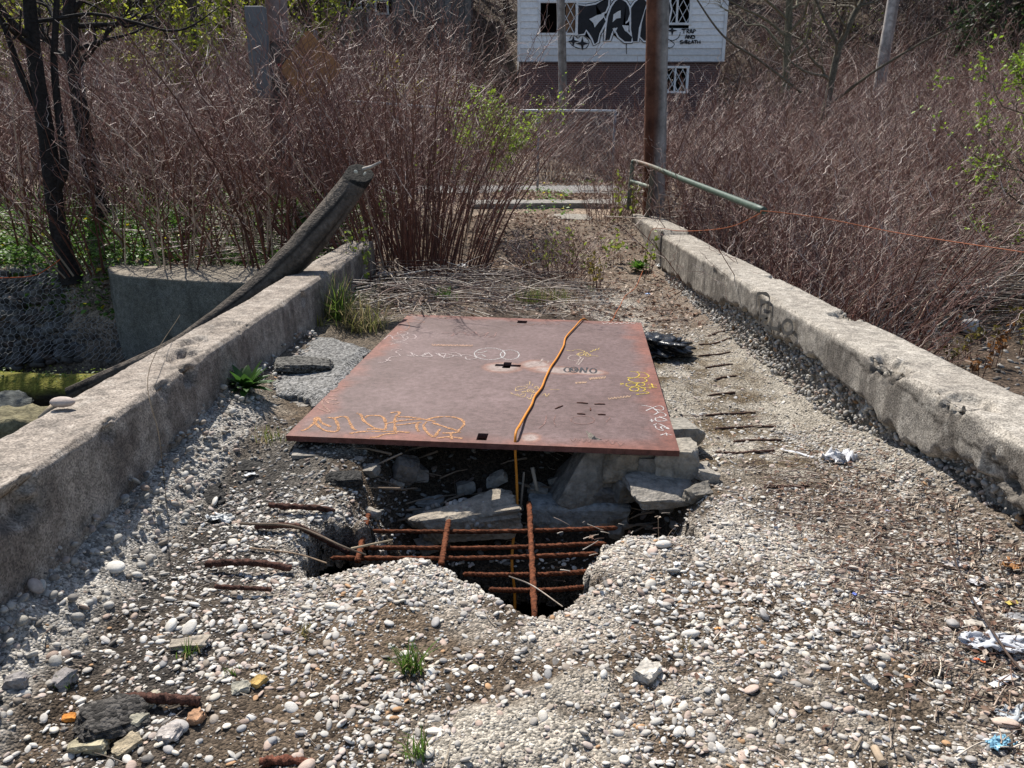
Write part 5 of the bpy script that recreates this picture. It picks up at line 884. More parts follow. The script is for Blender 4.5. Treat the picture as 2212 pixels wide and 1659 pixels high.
# sprouting young shoots
def shoots(base, n, h, rad, lab, leafc=(.24, .3, .04), stemc=(.12, .06, .045), ls=.06, grp=None):
    b = np.array(base) + np.column_stack([R.normal(0, rad, (n, 2)), np.zeros(n)]); hh = h * R.uniform(.55, 1.1, n); K = 5; t = np.linspace(0, 1, K); P = np.repeat(b[:, None], K, 1); P[:, :, 2] += hh[:, None] * t; P[:, :, :2] += (R.normal(0, .12, (n, 2)) * hh[:, None])[:, None] * t[None, :, None] ** 1.5
    V, F = tubes(P, np.linspace(.006, .002, K)[None] * np.ones((n, 1)), 5); C0 = np.array(base); o = mk('knotweed_shoot', V - C0, F, M_CANE, None, True, np.broadcast_to(stemc, (len(V), 3))); o.location = C0
    q = 7; ci = np.repeat(np.arange(n), q); tt = R.uniform(.45, 1.02, n * q); tip = b[ci] + (P[ci, -1] - b[ci]) * tt[:, None] + R.normal(0, .02, (n * q, 3)); V, F = leaves(tip, ls * R.uniform(.6, 1.3, n * q), R, .1, .6, .4); mk('leaves', V - C0, F, M_LEAF, o, True, np.repeat(np.array(leafc) * R.uniform(.6, 1.3, (n * q, 1)), 4, 0)); return tag(o, lab, 'young plant', grp)
shoots((.6, 9.6, .02), 16, .55, .22, 'yellow green sprouting shoots among the short stubby canes beside the path'); shoots((1.45, 11.0, .02), 5, .5, .06, 'small yellow green shoot alone on the path near the right wall', ls=.09); shoots((1.72, 10.1, .02), 4, .5, .05, 'young shoot standing against the right wall beside the orange cord', ls=.08)
shoots((1.9, 13.4, .0), 12, 1.15, .25, 'tall yellow green shoots at the far end of the right wall', ls=.1); shoots((.75, 12.2, 0), 7, .45, .12, 'bright shoots in front of the broken slab', ls=.1); shoots((-1.72, 8.6, .05), 12, .7, .12, 'yellow green shoots at the end of the left wall below the driftwood', (.22, .28, .04), ls=.07); shoots((2.75, 6.3, -.6), 6, .5, .08, 'green shoot just behind the right wall at the thicket edge', ls=.08)
for x, y in [(1, 9.2), (.2, 9.9), (.95, 8.9)]: shoots((x, y, .02), 4, .4, .05, 'small bronze tipped shoot on the path litter', (.25, .2, .04), grp='small shoots on the path litter')
for px, py in [(2068, 712), (2118, 742), (2150, 690), (2095, 770), (2190, 715), (2140, 790), (2205, 760), (2170, 745), (2050, 790), (2110, 815)]:
    p = at(px, py, -.7); shoots((p[0], p[1], float(gz(p[0], p[1])) - .01), 4, .34, .05, 'small red brown knotweed shoot sprouting from the muddy gravel right of the wall', (.17, .14, .03) if R.random() < .5 else (.2, .09, .03), ls=.07, grp='red brown shoots on the mud right of the wall')

# ------------------------------------------------------------------ trees and leafing shrubs
def branches(P, r0, nb, bl, seed, t0=.35, up=.5, sub=5, tw=5, thin=1.0):
    r = np.random.default_rng(seed); K = len(P); out = []; tips = []
    t = r.uniform(t0, 1, nb); f = t * (K - 1); i = np.minimum(f.astype(int), K - 2); w = (f - i)[:, None]; B = P[i] * (1 - w) + P[i + 1] * w; az = r.uniform(0, 6.28, nb); D = np.stack([np.cos(az), np.sin(az), r.uniform(.1, 1, nb) * up * 2], 1); D /= np.linalg.norm(D, axis=1, keepdims=True); L = bl * r.uniform(.5, 1.1, nb) * (1.15 - .6 * t)
    def grow(B, D, L, ra, K2, wob):
        tt = np.linspace(0, 1, K2); Q = B[:, None] + D[:, None] * (L[:, None] * tt)[..., None]; wv = np.cumsum(r.normal(0, 1, (len(B), K2, 3)), 1) * (L[:, None, None] * wob); wv -= wv[:, :1]; Q = Q + wv; Q[:, :, 2] += L[:, None] * .12 * tt ** 2; V, F = tubes(Q, ra[:, None] * (1 - .75 * tt)[None], 4 if K2 < 8 else 5); out.append((V, F)); return Q
    Q = grow(B, D, L, r0 * .45 * (1.1 - .6 * t), 9, .035)
    def kids(Q, n, ls, ra, K2, L):
        m = len(Q) * n; qi = np.repeat(np.arange(len(Q)), n); kk = r.integers(2, Q.shape[1], m); B = Q[qi, kk]; D = (Q[qi, -1] - Q[qi, 0]); D /= np.linalg.norm(D, axis=1, keepdims=True); D = D * .6 + r.normal(0, .5, (m, 3)) + [0, 0, .2]; D /= np.linalg.norm(D, axis=1, keepdims=True); l = np.repeat(L, n) * ls * r.uniform(.5, 1.2, m); return grow(B, D, l, np.full(m, ra), K2, .05), l
    Q2, L2 = kids(Q, sub, .5, r0 * .14 * thin, 6, L); Q3, L3 = kids(Q2, tw, .45, r0 * .07 * thin, 4, L2); tips = np.concatenate([Q2[:, 2:].reshape(-1, 3), Q3[:, 1:].reshape(-1, 3)]); return out, tips
def tree(name, pts, r, lab, seed, grp=None, nb=14, bl=2.0, bark=(.05, .042, .036), leafn=0, leafc=(.2, .27, .04), ls=.07, extra=(), t0=.4, sub=5, tw=5, up=.5, cat='tree', n=26):
    P = crom(pts, n); base = P[0].copy(); root = empty(name, base); Rd = np.interp(np.linspace(0, 1, n), np.linspace(0, 1, len(r)), r); V, F = tubes(P[None], Rd[None], 12); V = V.reshape(n, 12, 3)
    V = P[:, None] + (V - P[:, None]) * (1 + .22 * (vn(np.arange(12)[None] * .8 + 0 * np.arange(n)[:, None], np.arange(n)[:, None] * 1.1 + 0 * np.arange(12)[None], seed)[..., None] - .5)); V = V.reshape(-1, 3)
    parts = [(V, F, np.asarray(bark) * R.uniform(.7, 1.3, (len(V), 1)))]
    for e_, er in extra: Vx, Fx = rod(e_, er, 8, 22); parts.append((Vx, Fx, np.asarray(bark) * R.uniform(.7, 1.3, (len(Vx), 1))))
    V, F, C = join(parts); mk('trunk', V - base, F, M_BARK, root, True, C)
    outs, tips = branches(P, max(r), nb, bl, seed, t0, up, sub, tw); ps = [(v, f, np.asarray(bark) * 1.15) for v, f in outs]
    V, F, C = join(ps); cr = mk('crown', V - base, F, M_BARK, root, True, C)
    if leafn:
        rr_ = np.random.default_rng(seed + 9); ti = tips[rr_.integers(0, len(tips), leafn)] + rr_.normal(0, ls * .6, (leafn, 3)); V, F = leaves(ti, ls * rr_.uniform(.5, 1.3, leafn), rr_, .2); mk('leaves', V - base, F, M_LEAF, cr, True, np.repeat(np.asarray(leafc) * rr_.uniform(.5, 1.5, (leafn, 1)), 4, 0))
    return tag(root, lab, cat, grp)
DK = (.028, .024, .022)
y1 = 10.3
tree('dark_tree', [aty(158, 612, y1), aty(143, 560, y1), aty(122, 470, y1), aty(112, 380, y1), aty(98, 280, y1), aty(78, 150, y1), aty(66, 40, y1), aty(58, -120, y1), aty(40, -400, y1)], [.16, .11, .1, .1, .095, .085, .08, .07, .05], 'dark forked tree with two stems standing on the left bank near the wire mesh', 501, None, 10, 1.8, DK,
     extra=[([aty(118, 420, y1), aty(140, 360, y1), aty(127, 250, y1 + .05), aty(117, 140, y1 + .1), aty(120, 60, y1 + .1), aty(130, -150, y1 + .2)], [.06, .05, .045, .04, .03]), ([aty(98, 260, y1), aty(66, 205, y1), aty(38, 140, y1), aty(10, 60, y1), aty(-40, -40, y1)], [.055, .045, .035, .025]), ([aty(72, 47, y1), aty(120, 41, y1 + .1), aty(200, 30, y1 + .2), aty(290, 48, y1), aty(360, 66, y1 - .1), aty(412, 57, y1 - .2), aty(480, 10, y1)], [.025, .02, .015, .006])], t0=.65)
y2 = 12.6
tree('dark_tree', [aty(236, 520, y2), aty(222, 470, y2), aty(200, 380, y2), aty(182, 290, y2), aty(166, 190, y2), aty(156, 90, y2), aty(149, 0, y2), aty(146, -180, y2)], [.17, .13, .12, .115, .11, .1, .095, .07], 'single dark leaning trunk right of the forked tree on the left bank', 502, None, 9, 2.0, DK,
     extra=[([aty(152, 30, y2), aty(190, -10, y2), aty(260, -60, y2)], [.05, .03, .02]), ([aty(160, 110, y2), aty(215, 90, y2), aty(290, 70, y2 + .3), aty(330, 45, y2 + .5)], [.035, .02, .012])], t0=.6)
y3 = 21
tree('bare_tree', [aty(1697, 200, y3), aty(1700, 120, y3), aty(1705, 0, y3), aty(1708, -200, y3), aty(1700, -420, y3)], [.1, .09, .085, .07, .05], 'slim grey green bare tree just right of the white house', 503, None, 16, 3.0, (.13, .12, .085), t0=.15, extra=[([aty(1700, 80, y3), aty(1650, 40, y3), aty(1590, 10, y3 - .4), aty(1500, -50, y3 - .6)], [.04, .03, .02, .01])])
y4 = 17
tree('bare_tree', [aty(1780, 260, y4), aty(1795, 180, y4), aty(1812, 105, y4), aty(1845, 30, y4), aty(1870, -30, y4), aty(1900, -300, y4)], [.085, .07, .065, .06, .055, .04], 'leaning bare tree with long drooping branches right of the slim grey green one', 504, None, 16, 2.8, (.12, .105, .08), t0=.2,
     extra=[([aty(1795, 225, y4), aty(1880, 160, y4 - .8), aty(1982, 97, y4 - 1.4), aty(2080, 40, y4 - 2), aty(2180, -60, y4 - 2.4)], [.035, .028, .02, .015, .01]), ([aty(1812, 100, y4), aty(1780, 40, y4), aty(1750, -30, y4)], [.04, .03, .02]), ([aty(1480, -40, 15), aty(1560, 75, 15.2), aty(1640, 130, 15.5), aty(1730, 200, 15.8)], [.012, .018, .022, .024])])
tree('leafing_shrub', [(6.75, 9.9, -.5), (6.7, 9.95, .5), (6.6, 10, 1.4), (6.5, 10, 2.2)], [.04, .035, .025, .012], 'bright yellow green leafing shrub at the right edge above the mud', 505, None, 26, 1.5, (.09, .07, .05), 2600, (.2, .29, .03), .06, t0=.2, cat='shrub')
tree('leafing_shrub', [(-.75, 12.3, .2), (-.55, 12.3, .9), (-.3, 12.3, 1.5), (0, 12.3, 2.0)], [.025, .02, .015, .01], 'pale green leafing shrub between the tall red clump and the gate', 506, None, 24, 1.25, (.1, .07, .05), 2600, (.27, .38, .04), .055, t0=.4, cat='shrub', up=.25)
tree('leafing_shrub', [(-3.6, 24.5, .9), (-3.5, 24.5, 2.2), (-3.5, 24.5, 3.6)], [.05, .04, .02], 'yellow flowering shrub in front of the grey house on the left', 507, None, 22, 1.6, (.1, .075, .05), 1500, (.38, .36, .03), .07, t0=.3, cat='shrub')
# woodland on the hill behind
protoT = []
for k, (hh, lf, lc) in enumerate([(11, 0, None), (9, 4200, (.32, .38, .035)), (10, 5200, (.36, .4, .04)), (12, 700, (.16, .2, .035)), (8, 1900, (.16, .2, .035))]):
    zz = np.linspace(0, hh, 7); px_ = np.cumsum(R.normal(0, .16, 7)); py_ = np.cumsum(R.normal(0, .16, 7)); px_[0] = py_[0] = 0
    protoT.append(tree('woodland_tree', np.stack([px_, py_, zz], 1), [.17, .13, .1, .05], 'x', 520 + k, None, 22, 3.4, (.07, .055, .046), lf, lc or (.1, .1, .1), .17, t0=.12, sub=6, tw=5, n=14))
usedT = set()
def putT(k, x, y, sc, lab, grp):
    o = protoT[k] if k not in usedT else copy_tree(protoT[k]); usedT.add(k); o.location = (x, y, float(gz(x, y)) - .1); o.rotation_euler = (0, 0, R.uniform(0, 6.28)); o.scale = (sc,) * 3; tag(o, lab, 'tree', grp)
nohouse = lambda x, y: view(x, y, 1) and not (-.8 < x < 9 and y < 39) and not (-7.6 < x < -1 and y < 41)
for x, y in poisson(20, -30, -5, 25, 46, lambda x, y: nohouse(x, y) and (x < -7 or y > 40), 2.0): putT(int(R.choice([1, 2, 2, 4])), x, y, R.uniform(.7, 1.1), 'leafing pale green tree on the wooded slope at the upper left', 'leafing trees on the left slope')
for x, y in poisson(26, -12, 34, 30, 50, nohouse, 2.2): putT(int(R.choice([0, 3, 0, 4])), x, y, R.uniform(.7, 1.1), 'mostly bare tree on the wooded hillside behind the houses', 'bare trees on the hillside behind the houses')
for k in range(5):
    if k not in usedT: putT(k, -14, 36, 1, 'leafing pale green tree on the wooded slope at the upper left', 'leafing trees on the left slope')
n = 9; 
for i, (x, y, h_) in enumerate([(17.5, 30, 7), (19.5, 33, 8)]):
    zz = np.linspace(0, h_, 6); tree('evergreen_tree', np.stack([x + 0 * zz, y + 0 * zz, gz(x, y) + zz], 1), [.16, .12, .05], ['dark evergreen tree at the upper right, nearer of the two', 'dark evergreen tree at the upper right, farther one'][i], 560 + i, None, 60, 2.2, (.06, .05, .04), 6000, (.035, .065, .025), .16, t0=.08, up=.1)

# ------------------------------------------------------------------ poles, sign, gate, slab
def pole(pts, r, lab, cols, extra=None, S=18):
    P = crom(pts, 60); V, F = tubes(P[None], np.interp(np.linspace(0, 1, 60), np.linspace(0, 1, len(r)), r)[None], S); an = np.tile(np.arange(S) / S, 60); tt = np.repeat(np.linspace(0, 1, 60), S); ctr = np.repeat(P, S, 0)
    V = ctr + (V - ctr) * (1 + .06 * (vn(an * S * .9, tt * 9, 601) - .5))[:, None]; c = lerp(cols[0], cols[1], ss(.5 + .5 * (fbm(an * 6 + 1, tt * 3, 602) - .5) + .5 * np.cos((an - cols[2]) * 6.283), .3, .7)); c = c * (.7 + .6 * vn(an * S * .9, tt * 5, 603))[:, None]
    return tag(mk('utility_pole', V, F, M_WOOD, None, True, c), lab, 'utility pole')
yp = 12.9
pole([aty(1412, 470, yp), aty(1415, 300, yp), aty(1419, 100, yp), aty(1421, -20, yp), aty(1425, -500, yp)], [.175, .175, .172, .17, .16], 'thick brown and grey utility pole right of the gate, in front of the white house', ([.12, .05, .03], [.27, .25, .23], .72))
yq = 13.3
pole([aty(612, 420, yq), aty(607, 250, yq), aty(600, 100, yq), aty(596, 0, yq), aty(590, -400, yq)], [.18, .18, .175, .17, .16], 'thick greyish utility pole on the left, with the diamond sign beside it', ([.15, .1, .085], [.27, .22, .21], .72))
pole([aty(1216, 235, 23.5), aty(1214, 100, 23.5), aty(1211, 0, 23.5), aty(1206, -300, 23.5)], [.12, .118, .115, .1], 'slim pale grey pole left of the white house windows', ([.2, .18, .16], [.3, .28, .26], .2))
pole([aty(1898, 205, 24), aty(1908, 130, 24), aty(1930, 0, 24), aty(1975, -280, 24)], [.17, .165, .16, .14], 'pale leaning utility pole on the right hillside', ([.24, .2, .19], [.34, .31, .29], .3))
b = aty(560, 115, 12.95); sz = 165 / 1671 * 13.3; V, F = box(0, 0, 0, .3, .16, sz); bm = bmesh.new()
gb = tag(mk('guard_plate', V + b, F, M_PAINT, None, False, np.broadcast_to([.16, .165, .17], (8, 3))), 'tall grey metal guard box fixed to the left side of the left utility pole', 'metal box'); md = gb.modifiers.new('bevel', 'BEVEL'); md.width = .02; md.segments = 2
wn_ = aty(603, 160, 13.05); V, F = box(0, 0, 0, .36, .05, .95); tag(mk('notice_board', V + wn_, F, M_WOOD, None, False, np.broadcast_to([.1, .085, .075], (8, 3))), 'dark weathered board strapped to the front of the left utility pole', 'board')
V, F = box(0, 0, 0, .07, .012, .05); tag(mk('red_reflector', V + aty(696 * .375 * 0 + 605 + 91 * 0, 141, 12.98) + [.0, 0, 0], F, M_PAINT, None, False, np.broadcast_to([.5, .02, .03], (8, 3))), 'tiny red reflector on the left utility pole', 'reflector')
# diamond sign seen from behind with rounded corners
sc_ = aty(670, 150, 12.5); h_ = .56; ring = []
for k in range(4):
    a0 = k * math.pi / 2; cx_s, cz_s = math.cos(a0) * (h_ - .07 * 1.414), math.sin(a0) * (h_ - .07 * 1.414)
    for j in range(7): a = a0 - math.pi / 4 + j * math.pi / 12; ring.append((cx_s + .07 * math.cos(a) , cz_s + .07 * math.sin(a)))
ring = np.array(ring); ca, sa = math.cos(-.35), math.sin(-.35); n = len(ring)
Vf = np.column_stack([ring[:, 0] * ca, ring[:, 0] * sa, ring[:, 1]]); Vb = Vf + [-sa * .008, ca * .008, 0]; Vc = np.concatenate([Vf, Vb, [[0, 0, 0]], [[-sa * .008, ca * .008, 0]]]); i = np.arange(n); j = (i + 1) % n
sg_ = empty('warning_sign', (sc_[0], sc_[1], float(gz(sc_[0], sc_[1])))); tag(sg_, 'faded orange tan diamond road sign on a post left of the path, behind twigs', 'road sign'); off = np.array([0, 0, sc_[2] - sg_.location.z])
mk('sign_board', Vc + off, [np.stack([i, j, np.full(n, 2 * n)], -1), np.stack([j + n, i + n, np.full(n, 2 * n + 1)], -1), np.stack([j, i, i + n, j + n], -1)], M_PAINT, sg_, False, np.broadcast_to([.36, .18, .075], (len(Vc), 3)))
V, F = box(.1, .06, .5 * (off[2] + .5), .055, .035, off[2] + .6); mk('sign_post', V, F, M_IRON, sg_, False, np.broadcast_to([.16, .16, .16], (8, 3)))
# chain link gate
yg = 17.0; gt = empty('chain_link_gate', aty(1160, 415, yg)); tag(gt, 'grey pipe framed chain link gate across the path end', 'gate'); gl = np.array(gt.location)
def gp(px, py): return aty(px, py, yg) - gl
def gpipe(name, pts, r, col=(.3, .31, .32)): V, F = rod(pts, r, 8); mk(name, V, F, M_IRON, gt, True, np.broadcast_to(col, (len(V), 3)))
gpipe('top_rail', [gp(1124, 239), gp(1230, 239), gp(1330, 240)], .026, (.42, .43, .44)); gpipe('upright', [gp(1163, 240), gp(1161, 415)], .024, (.2, .2, .21)); gpipe('upright', [gp(1329, 240), gp(1322, 390)], .03, (.2, .2, .21)); gpipe('bottom_rail', [gp(1060, 415), gp(1161, 416), gp(1290, 413)], .022, (.28, .28, .28)); gpipe('upright', [gp(985, 236), gp(980, 415)], .026, (.2, .2, .2))
a0, b0 = gp(985, 240), gp(1326, 412); w_, hgt = b0[0] - a0[0], a0[2] - b0[2]; segs = []
for s_ in np.arange(-hgt, w_ + hgt, .095):
    for dr in (1, -1):
        x0_, x1_ = s_, s_ + hgt * dr; t_ = [q for q in np.linspace(0, 1, 12) if 0 <= s_ + (x1_ - x0_) * q <= w_]
        if len(t_) > 1: segs.append([[a0[0] + s_ + (x1_ - x0_) * q, 0, b0[2] + hgt * q] for q in (t_[0], (t_[0] + t_[-1]) / 2, t_[-1])])
V, F = tubes(np.array(segs), .0022, 3); mk('chain_link_mesh', V, F, M_IRON, gt, True, np.broadcast_to([.22, .22, .22], (len(V), 3)))
pr = tag(mk('fence_rail', *[q if i else q for i, q in enumerate(rod([aty(735, 218, 15.2), aty(860, 226, 16), aty(990, 236, 17)], .026, 8))], M_IRON, None, True, np.broadcast_to([.33, .33, .34], (len(rod([(0, 0, 0), (0, 0, 1), (0, 0, 2)], .02, 8)[0]), 3))), 'thin grey fence rail running left from the gate through the canes', 'fence rail')
# broken concrete apron in front of the gate
tag(block('concrete_slab', (.75, 15.7, .575), (3.2, 1.9, .2), (.045, 0, .02), M_CONC, (.24, .225, .205), 141, .03, .012, 20), 'cracked grey concrete apron slab below the gate with a dark gap under its edge', 'concrete slab')
tag(block('concrete_slab', (.75, 13.9, .4), (1.3, .7, .12), (.05, .03, .1), M_CONC, (.25, .23, .2), 142, .06, .03, 14), 'smaller tilted concrete slab in front of the apron slab', 'concrete slab')

# ------------------------------------------------------------------ white house with graffiti
YH = 28.0; hx = lambda px, py: aty(px, py, YH)[0]; hz = lambda py: aty(1340, py, YH)[2]
HL, HR = hx(1121, 100), hx(1566, 60); ZB_, ZT = hz(133), hz(133) + 5.2
zH = lambda x, y: (1071.4 + .2422 * x, .2422 * y)
house = empty('white_house', ((HL + HR) / 2, YH, float(gz(4, YH)))); tag(house, 'white clapboard house with black graffiti, broken windows and a brick basement', 'house'); hl = np.array(house.location)
wins = [((395, 25), (585, 296), 'L'), ((1560, -40), (1735, 205), 'R')]
rects = []
for a, b_, k in wins:
    p, q_ = zH(*a), zH(*b_); rects.append((hx(*p), hx(q_[0], p[1]), hz(q_[1]), hz(p[1])))
p, q_ = zH(560, 25), zH(715, 296); rects.append((hx(*p), hx(q_[0], p[1]), hz(q_[1]), hz(p[1])))
rects[0] = (rects[0][0], rects[2][1], rects[0][2], rects[0][3]); rects.pop()
ch = .205; VV, FF, CC, n0 = [], [], [], 0
for k in range(int((ZT - ZB_) / ch) + 1):
    z0, z1 = ZB_ + k * ch, ZB_ + (k + 1) * ch; iv = [(HL, HR)]
    for (x0, x1, w0, w1) in rects:
        if z1 > w0 + .02 and z0 < w1 - .02:
            nv = []
            for a, b_ in iv:
                if x0 > a and x1 < b_: nv += [(a, x0), (x1, b_)]
                else: nv.append((a, b_))
            iv = nv
    for a, b_ in iv:
        m_ = max(2, int((b_ - a) / .5) + 1); xx = np.linspace(a, b_, m_); wob = R.normal(0, .003, m_)
        V = np.concatenate([np.column_stack([xx, np.full(m_, YH - .028) + wob, np.full(m_, z0)]), np.column_stack([xx, np.full(m_, YH) + 0 * wob, np.full(m_, z1)]), np.column_stack([xx, np.full(m_, YH + .01), np.full(m_, z0 + .001)])]) - hl
        i = np.arange(m_ - 1); FF += [np.stack([i, i + 1, m_ + i + 1, m_ + i], -1) + n0, np.stack([2 * m_ + i, 2 * m_ + i + 1, i + 1, i], -1) + n0]; VV.append(V); n0 += 3 * m_
        st = fbm(xx * 1.5, np.full(m_, z0 * 2), 701); CC.append(np.tile(lerp([.7, .7, .71], [.82, .82, .82], st), (3, 1)) * (.78 if k < 2 else 1))
mk('siding', np.concatenate(VV), FF, M_PAINT, house, False, np.concatenate(CC))
D_ = 8.0
def hb(name, x0, x1, y0, y1, z0, z1, col, mat=M_PAINT, parent=house):
    V, F = box((x0 + x1) / 2, (y0 + y1) / 2, (z0 + z1) / 2, x1 - x0, y1 - y0, z1 - z0); return mk(name, V - hl, F, mat, parent, False, np.broadcast_to(col, (8, 3)))
hb('side_wall', HL, HL + .15, YH + .02, YH + D_, ZB_, ZT, (.62, .62, .62)); hb('side_wall', HR - .15, HR, YH + .02, YH + D_, ZB_, ZT, (.62, .62, .62)); hb('rear_wall', HL + .15, HR - .15, YH + D_ - .15, YH + D_, ZB_, ZT, (.6, .6, .6)); hb('floor', HL + .15, HR - .15, YH + .05, YH + D_ - .15, ZB_ - .02, ZB_ + .05, (.05, .045, .04), M_DARK); hb('room_shade_panel', HL + .15, HR - .15, YH + 1.6, YH + 1.7, ZB_ + .06, ZT, (.03, .028, .026), M_DARK)  # floor and inner panel painted near black for the unlit rooms
hb('corner_board', HL - .05, HL + .05, YH - .05, YH - .03, ZB_, ZT, (.7, .7, .7)); hb('corner_board', HR - .05, HR + .05, YH - .05, YH - .03, ZB_, ZT, (.7, .7, .7)); hb('ledge', HL, HR, YH - .045, YH + .01, ZB_ - .05, ZB_ - .003, (.1, .07, .065))
V, F = box(0, 0, 0, 1, 1, 1); rz0 = ZT; Vr = np.array([[HL - .4, YH - .5, rz0], [HR + .4, YH - .5, rz0], [HR + .4, YH + D_ + .4, rz0], [HL - .4, YH + D_ + .4, rz0], [HL - .4, YH + D_ / 2, rz0 + 2.6], [HR + .4, YH + D_ / 2, rz0 + 2.6]]) - hl
mk('roof', Vr, [np.array([[0, 1, 5, 4], [2, 3, 4, 5], [0, 3, 2, 1]]), np.array([[0, 4, 3], [1, 2, 5]])], M_ASPH, house, False, np.broadcast_to([.08, .075, .07], (6, 3)))
# brick basement
bw = (hx(1438, 170), hx(1483, 170), hz(197), hz(147)); zb0 = float(gz(4, YH)) - .4
def brick_mat():
    m, N, L, B = new_mat('dull_red_brick'); t = N.new('ShaderNodeTexBrick'); t.inputs['Scale'].default_value = 4.2; t.inputs['Color1'].default_value = (.12, .055, .05, 1); t.inputs['Color2'].default_value = (.08, .038, .036, 1); t.inputs['Mortar'].default_value = (.17, .14, .135, 1); t.inputs['Mortar Size'].default_value = .03
    tc = N.new('ShaderNodeTexCoord'); mp = N.new('ShaderNodeMapping'); mp.inputs['Rotation'].default_value = (math.pi / 2, 0, 0); L.new(tc.outputs['Object'], mp.inputs[0]); L.new(mp.outputs[0], t.inputs['Vector']); L.new(t.outputs[0], B.inputs['Base Color']); B.inputs['Roughness'].default_value = .95; return m
M_BRICK = brick_mat()
for a, b_, c_, d_ in [(HL + .05, bw[0], zb0, ZB_ - .052), (bw[1], HR - .05, zb0, ZB_ - .052), (bw[0], bw[1], zb0, bw[2]), (bw[0], bw[1], bw[3], ZB_ - .052)]: hb('basement_wall', a, b_, YH + .03, YH + .25, c_, d_, (.1, .1, .1), M_BRICK)
hb('basement_wall', HL + .05, HL + .3, YH + .25, YH + D_, zb0, ZB_ - .06, (.1, .05, .05), M_BRICK); hb('basement_wall', HR - .3, HR - .05, YH + .25, YH + D_, zb0, ZB_ - .06, (.1, .05, .05), M_BRICK); hb('room_shade_panel', HL + .3, HR - .3, YH + 1.2, YH + 1.3, zb0, ZB_ - .06, (.03, .028, .026), M_DARK)  # last panel: basement darkness painted as a near-black sheet
def window(x0, x1, z0, z1, yf, sashes, lattice, board=None):
    fr = [box((x0 + x1) / 2, yf, z0 - .03, x1 - x0 + .16, .09, .07), box((x0 + x1) / 2, yf, z1 + .03, x1 - x0 + .16, .09, .07), box(x0 - .03, yf, (z0 + z1) / 2, .08, .088, z1 - z0 - .004), box(x1 + .03, yf, (z0 + z1) / 2, .08, .088, z1 - z0 - .004)]
    for s_ in sashes: fr.append(box(x0 + (x1 - x0) * s_, yf, (z0 + z1) / 2, .06, .08, z1 - z0 - .004))
    V, F, C = join([(v - hl, f, (.68, .68, .68)) for v, f in fr]); w = mk('window', V, F, M_PAINT, house, False, C)
    for (a, b_) in lattice:
        xa, xb = x0 + (x1 - x0) * a, x0 + (x1 - x0) * b_; sg = []; wd, hg = xb - xa, z1 - z0; st = .26; k_ = hg / wd * 0 + 1.75
        for s_ in np.arange(-hg / k_, wd + hg / k_, st):
            for dr in (1, -1):
                ts = [q for q in np.linspace(0, 1, 60) if 0 <= s_ + dr * hg / k_ * q <= wd]
                if len(ts) > 1: sg.append([[xa + s_ + dr * hg / k_ * q, yf + .015 * (dr), z0 + hg * q] for q in (ts[0], (ts[0] + ts[-1]) / 2, ts[-1])])
        V, F = tubes(np.array(sg) - hl, .014, 4); mk('lattice', V, F, M_PAINT, w, True, np.broadcast_to([.68, .68, .68], (len(V), 3)))
    if board: V, F = box(x0 + (x1 - x0) * (board[0] + board[1]) / 2, yf + .07, (z0 + z1) / 2, (x1 - x0) * (board[1] - board[0]), .02, z1 - z0); mk('plywood_board', V - hl, F, M_WOOD, w, False, np.broadcast_to([.22, .13, .08], (8, 3)))
r0_ = rects[0]; window(*r0_, YH - .005, [.5], [(.52, 1.0)], (.72, 1.0)); r1_ = rects[1]; window(*r1_, YH - .005, [.36], [(.38, 1.0), (0.0, .34)]); window(*bw, YH + .02, [.45], [(.47, 1.0), (0, .43)])
# graffiti painted on the siding
def hpaint(polys, y, col, lab=None):
    bm = bmesh.new(); obj_v = []
    for pl in polys:
        vs = [bm.verts.new(Vector(aty(*zH(*p), y) - hl)) for p in pl]; f = bm.faces.new(vs)
    bmesh.ops.triangulate(bm, faces=bm.faces[:]); r_ = bmesh.ops.extrude_face_region(bm, geom=bm.faces[:]); 
    for v in [g for g in r_['geom'] if isinstance(g, bmesh.types.BMVert)]: v.co.y += .0015
    me = bpy.data.meshes.new('graffiti'); bm.to_mesh(me); bm.free(); ca_ = me.color_attributes.new('Col', 'FLOAT_COLOR', 'POINT'); cc = np.ones((len(me.vertices), 4), np.float32); cc[:, :3] = col; ca_.data.foreach_set('color', cc.ravel()); me.materials.append(M_INK if max(col) < .3 else M_PAINT); o = bpy.data.objects.new('graffiti', me); COL.objects.link(o); o.parent = house
    if lab: o['label'] = lab
Fp = [(722, 42), (800, 55), (890, 40), (975, 5), (1005, -30), (1000, 50), (975, 105), (920, 125), (845, 155), (850, 190), (905, 180), (960, 150), (978, 190), (940, 265), (915, 310), (905, 375), (880, 395), (862, 345), (835, 300), (805, 262), (785, 300), (715, 312), (728, 180)]
Kp = [(1030, 65), (1060, 20), (1100, -20), (1160, 20), (1185, 60), (1195, 120), (1175, 180), (1135, 215), (1150, 270), (1215, 330), (1205, 372), (1150, 370), (1095, 325), (1055, 245), (1030, 300), (1012, 355), (975, 362), (985, 250), (1000, 150)]
Ip = [(1205, 70), (1240, 20), (1300, -30), (1345, 20), (1320, 90), (1300, 170), (1275, 250), (1262, 368), (1222, 370), (1205, 260)]
Op = [(1330, 90), (1390, -20), (1470, -30), (1545, 10), (1560, 80), (1535, 200), (1505, 300), (1440, 365), (1320, 362), (1285, 325), (1300, 210)]
def grow(P, d): P = np.array(P, float); c0 = P.mean(0); e = np.roll(P, -1, 0) - np.roll(P, 1, 0); nrm = np.column_stack([e[:, 1], -e[:, 0]]); nrm /= np.linalg.norm(nrm, axis=1, keepdims=True) + 1e-9; s = 1 if ((P - c0) * nrm).sum() > 0 else -1; return [tuple(q) for q in P + nrm * d * s]
INK = (.014, .014, .018)
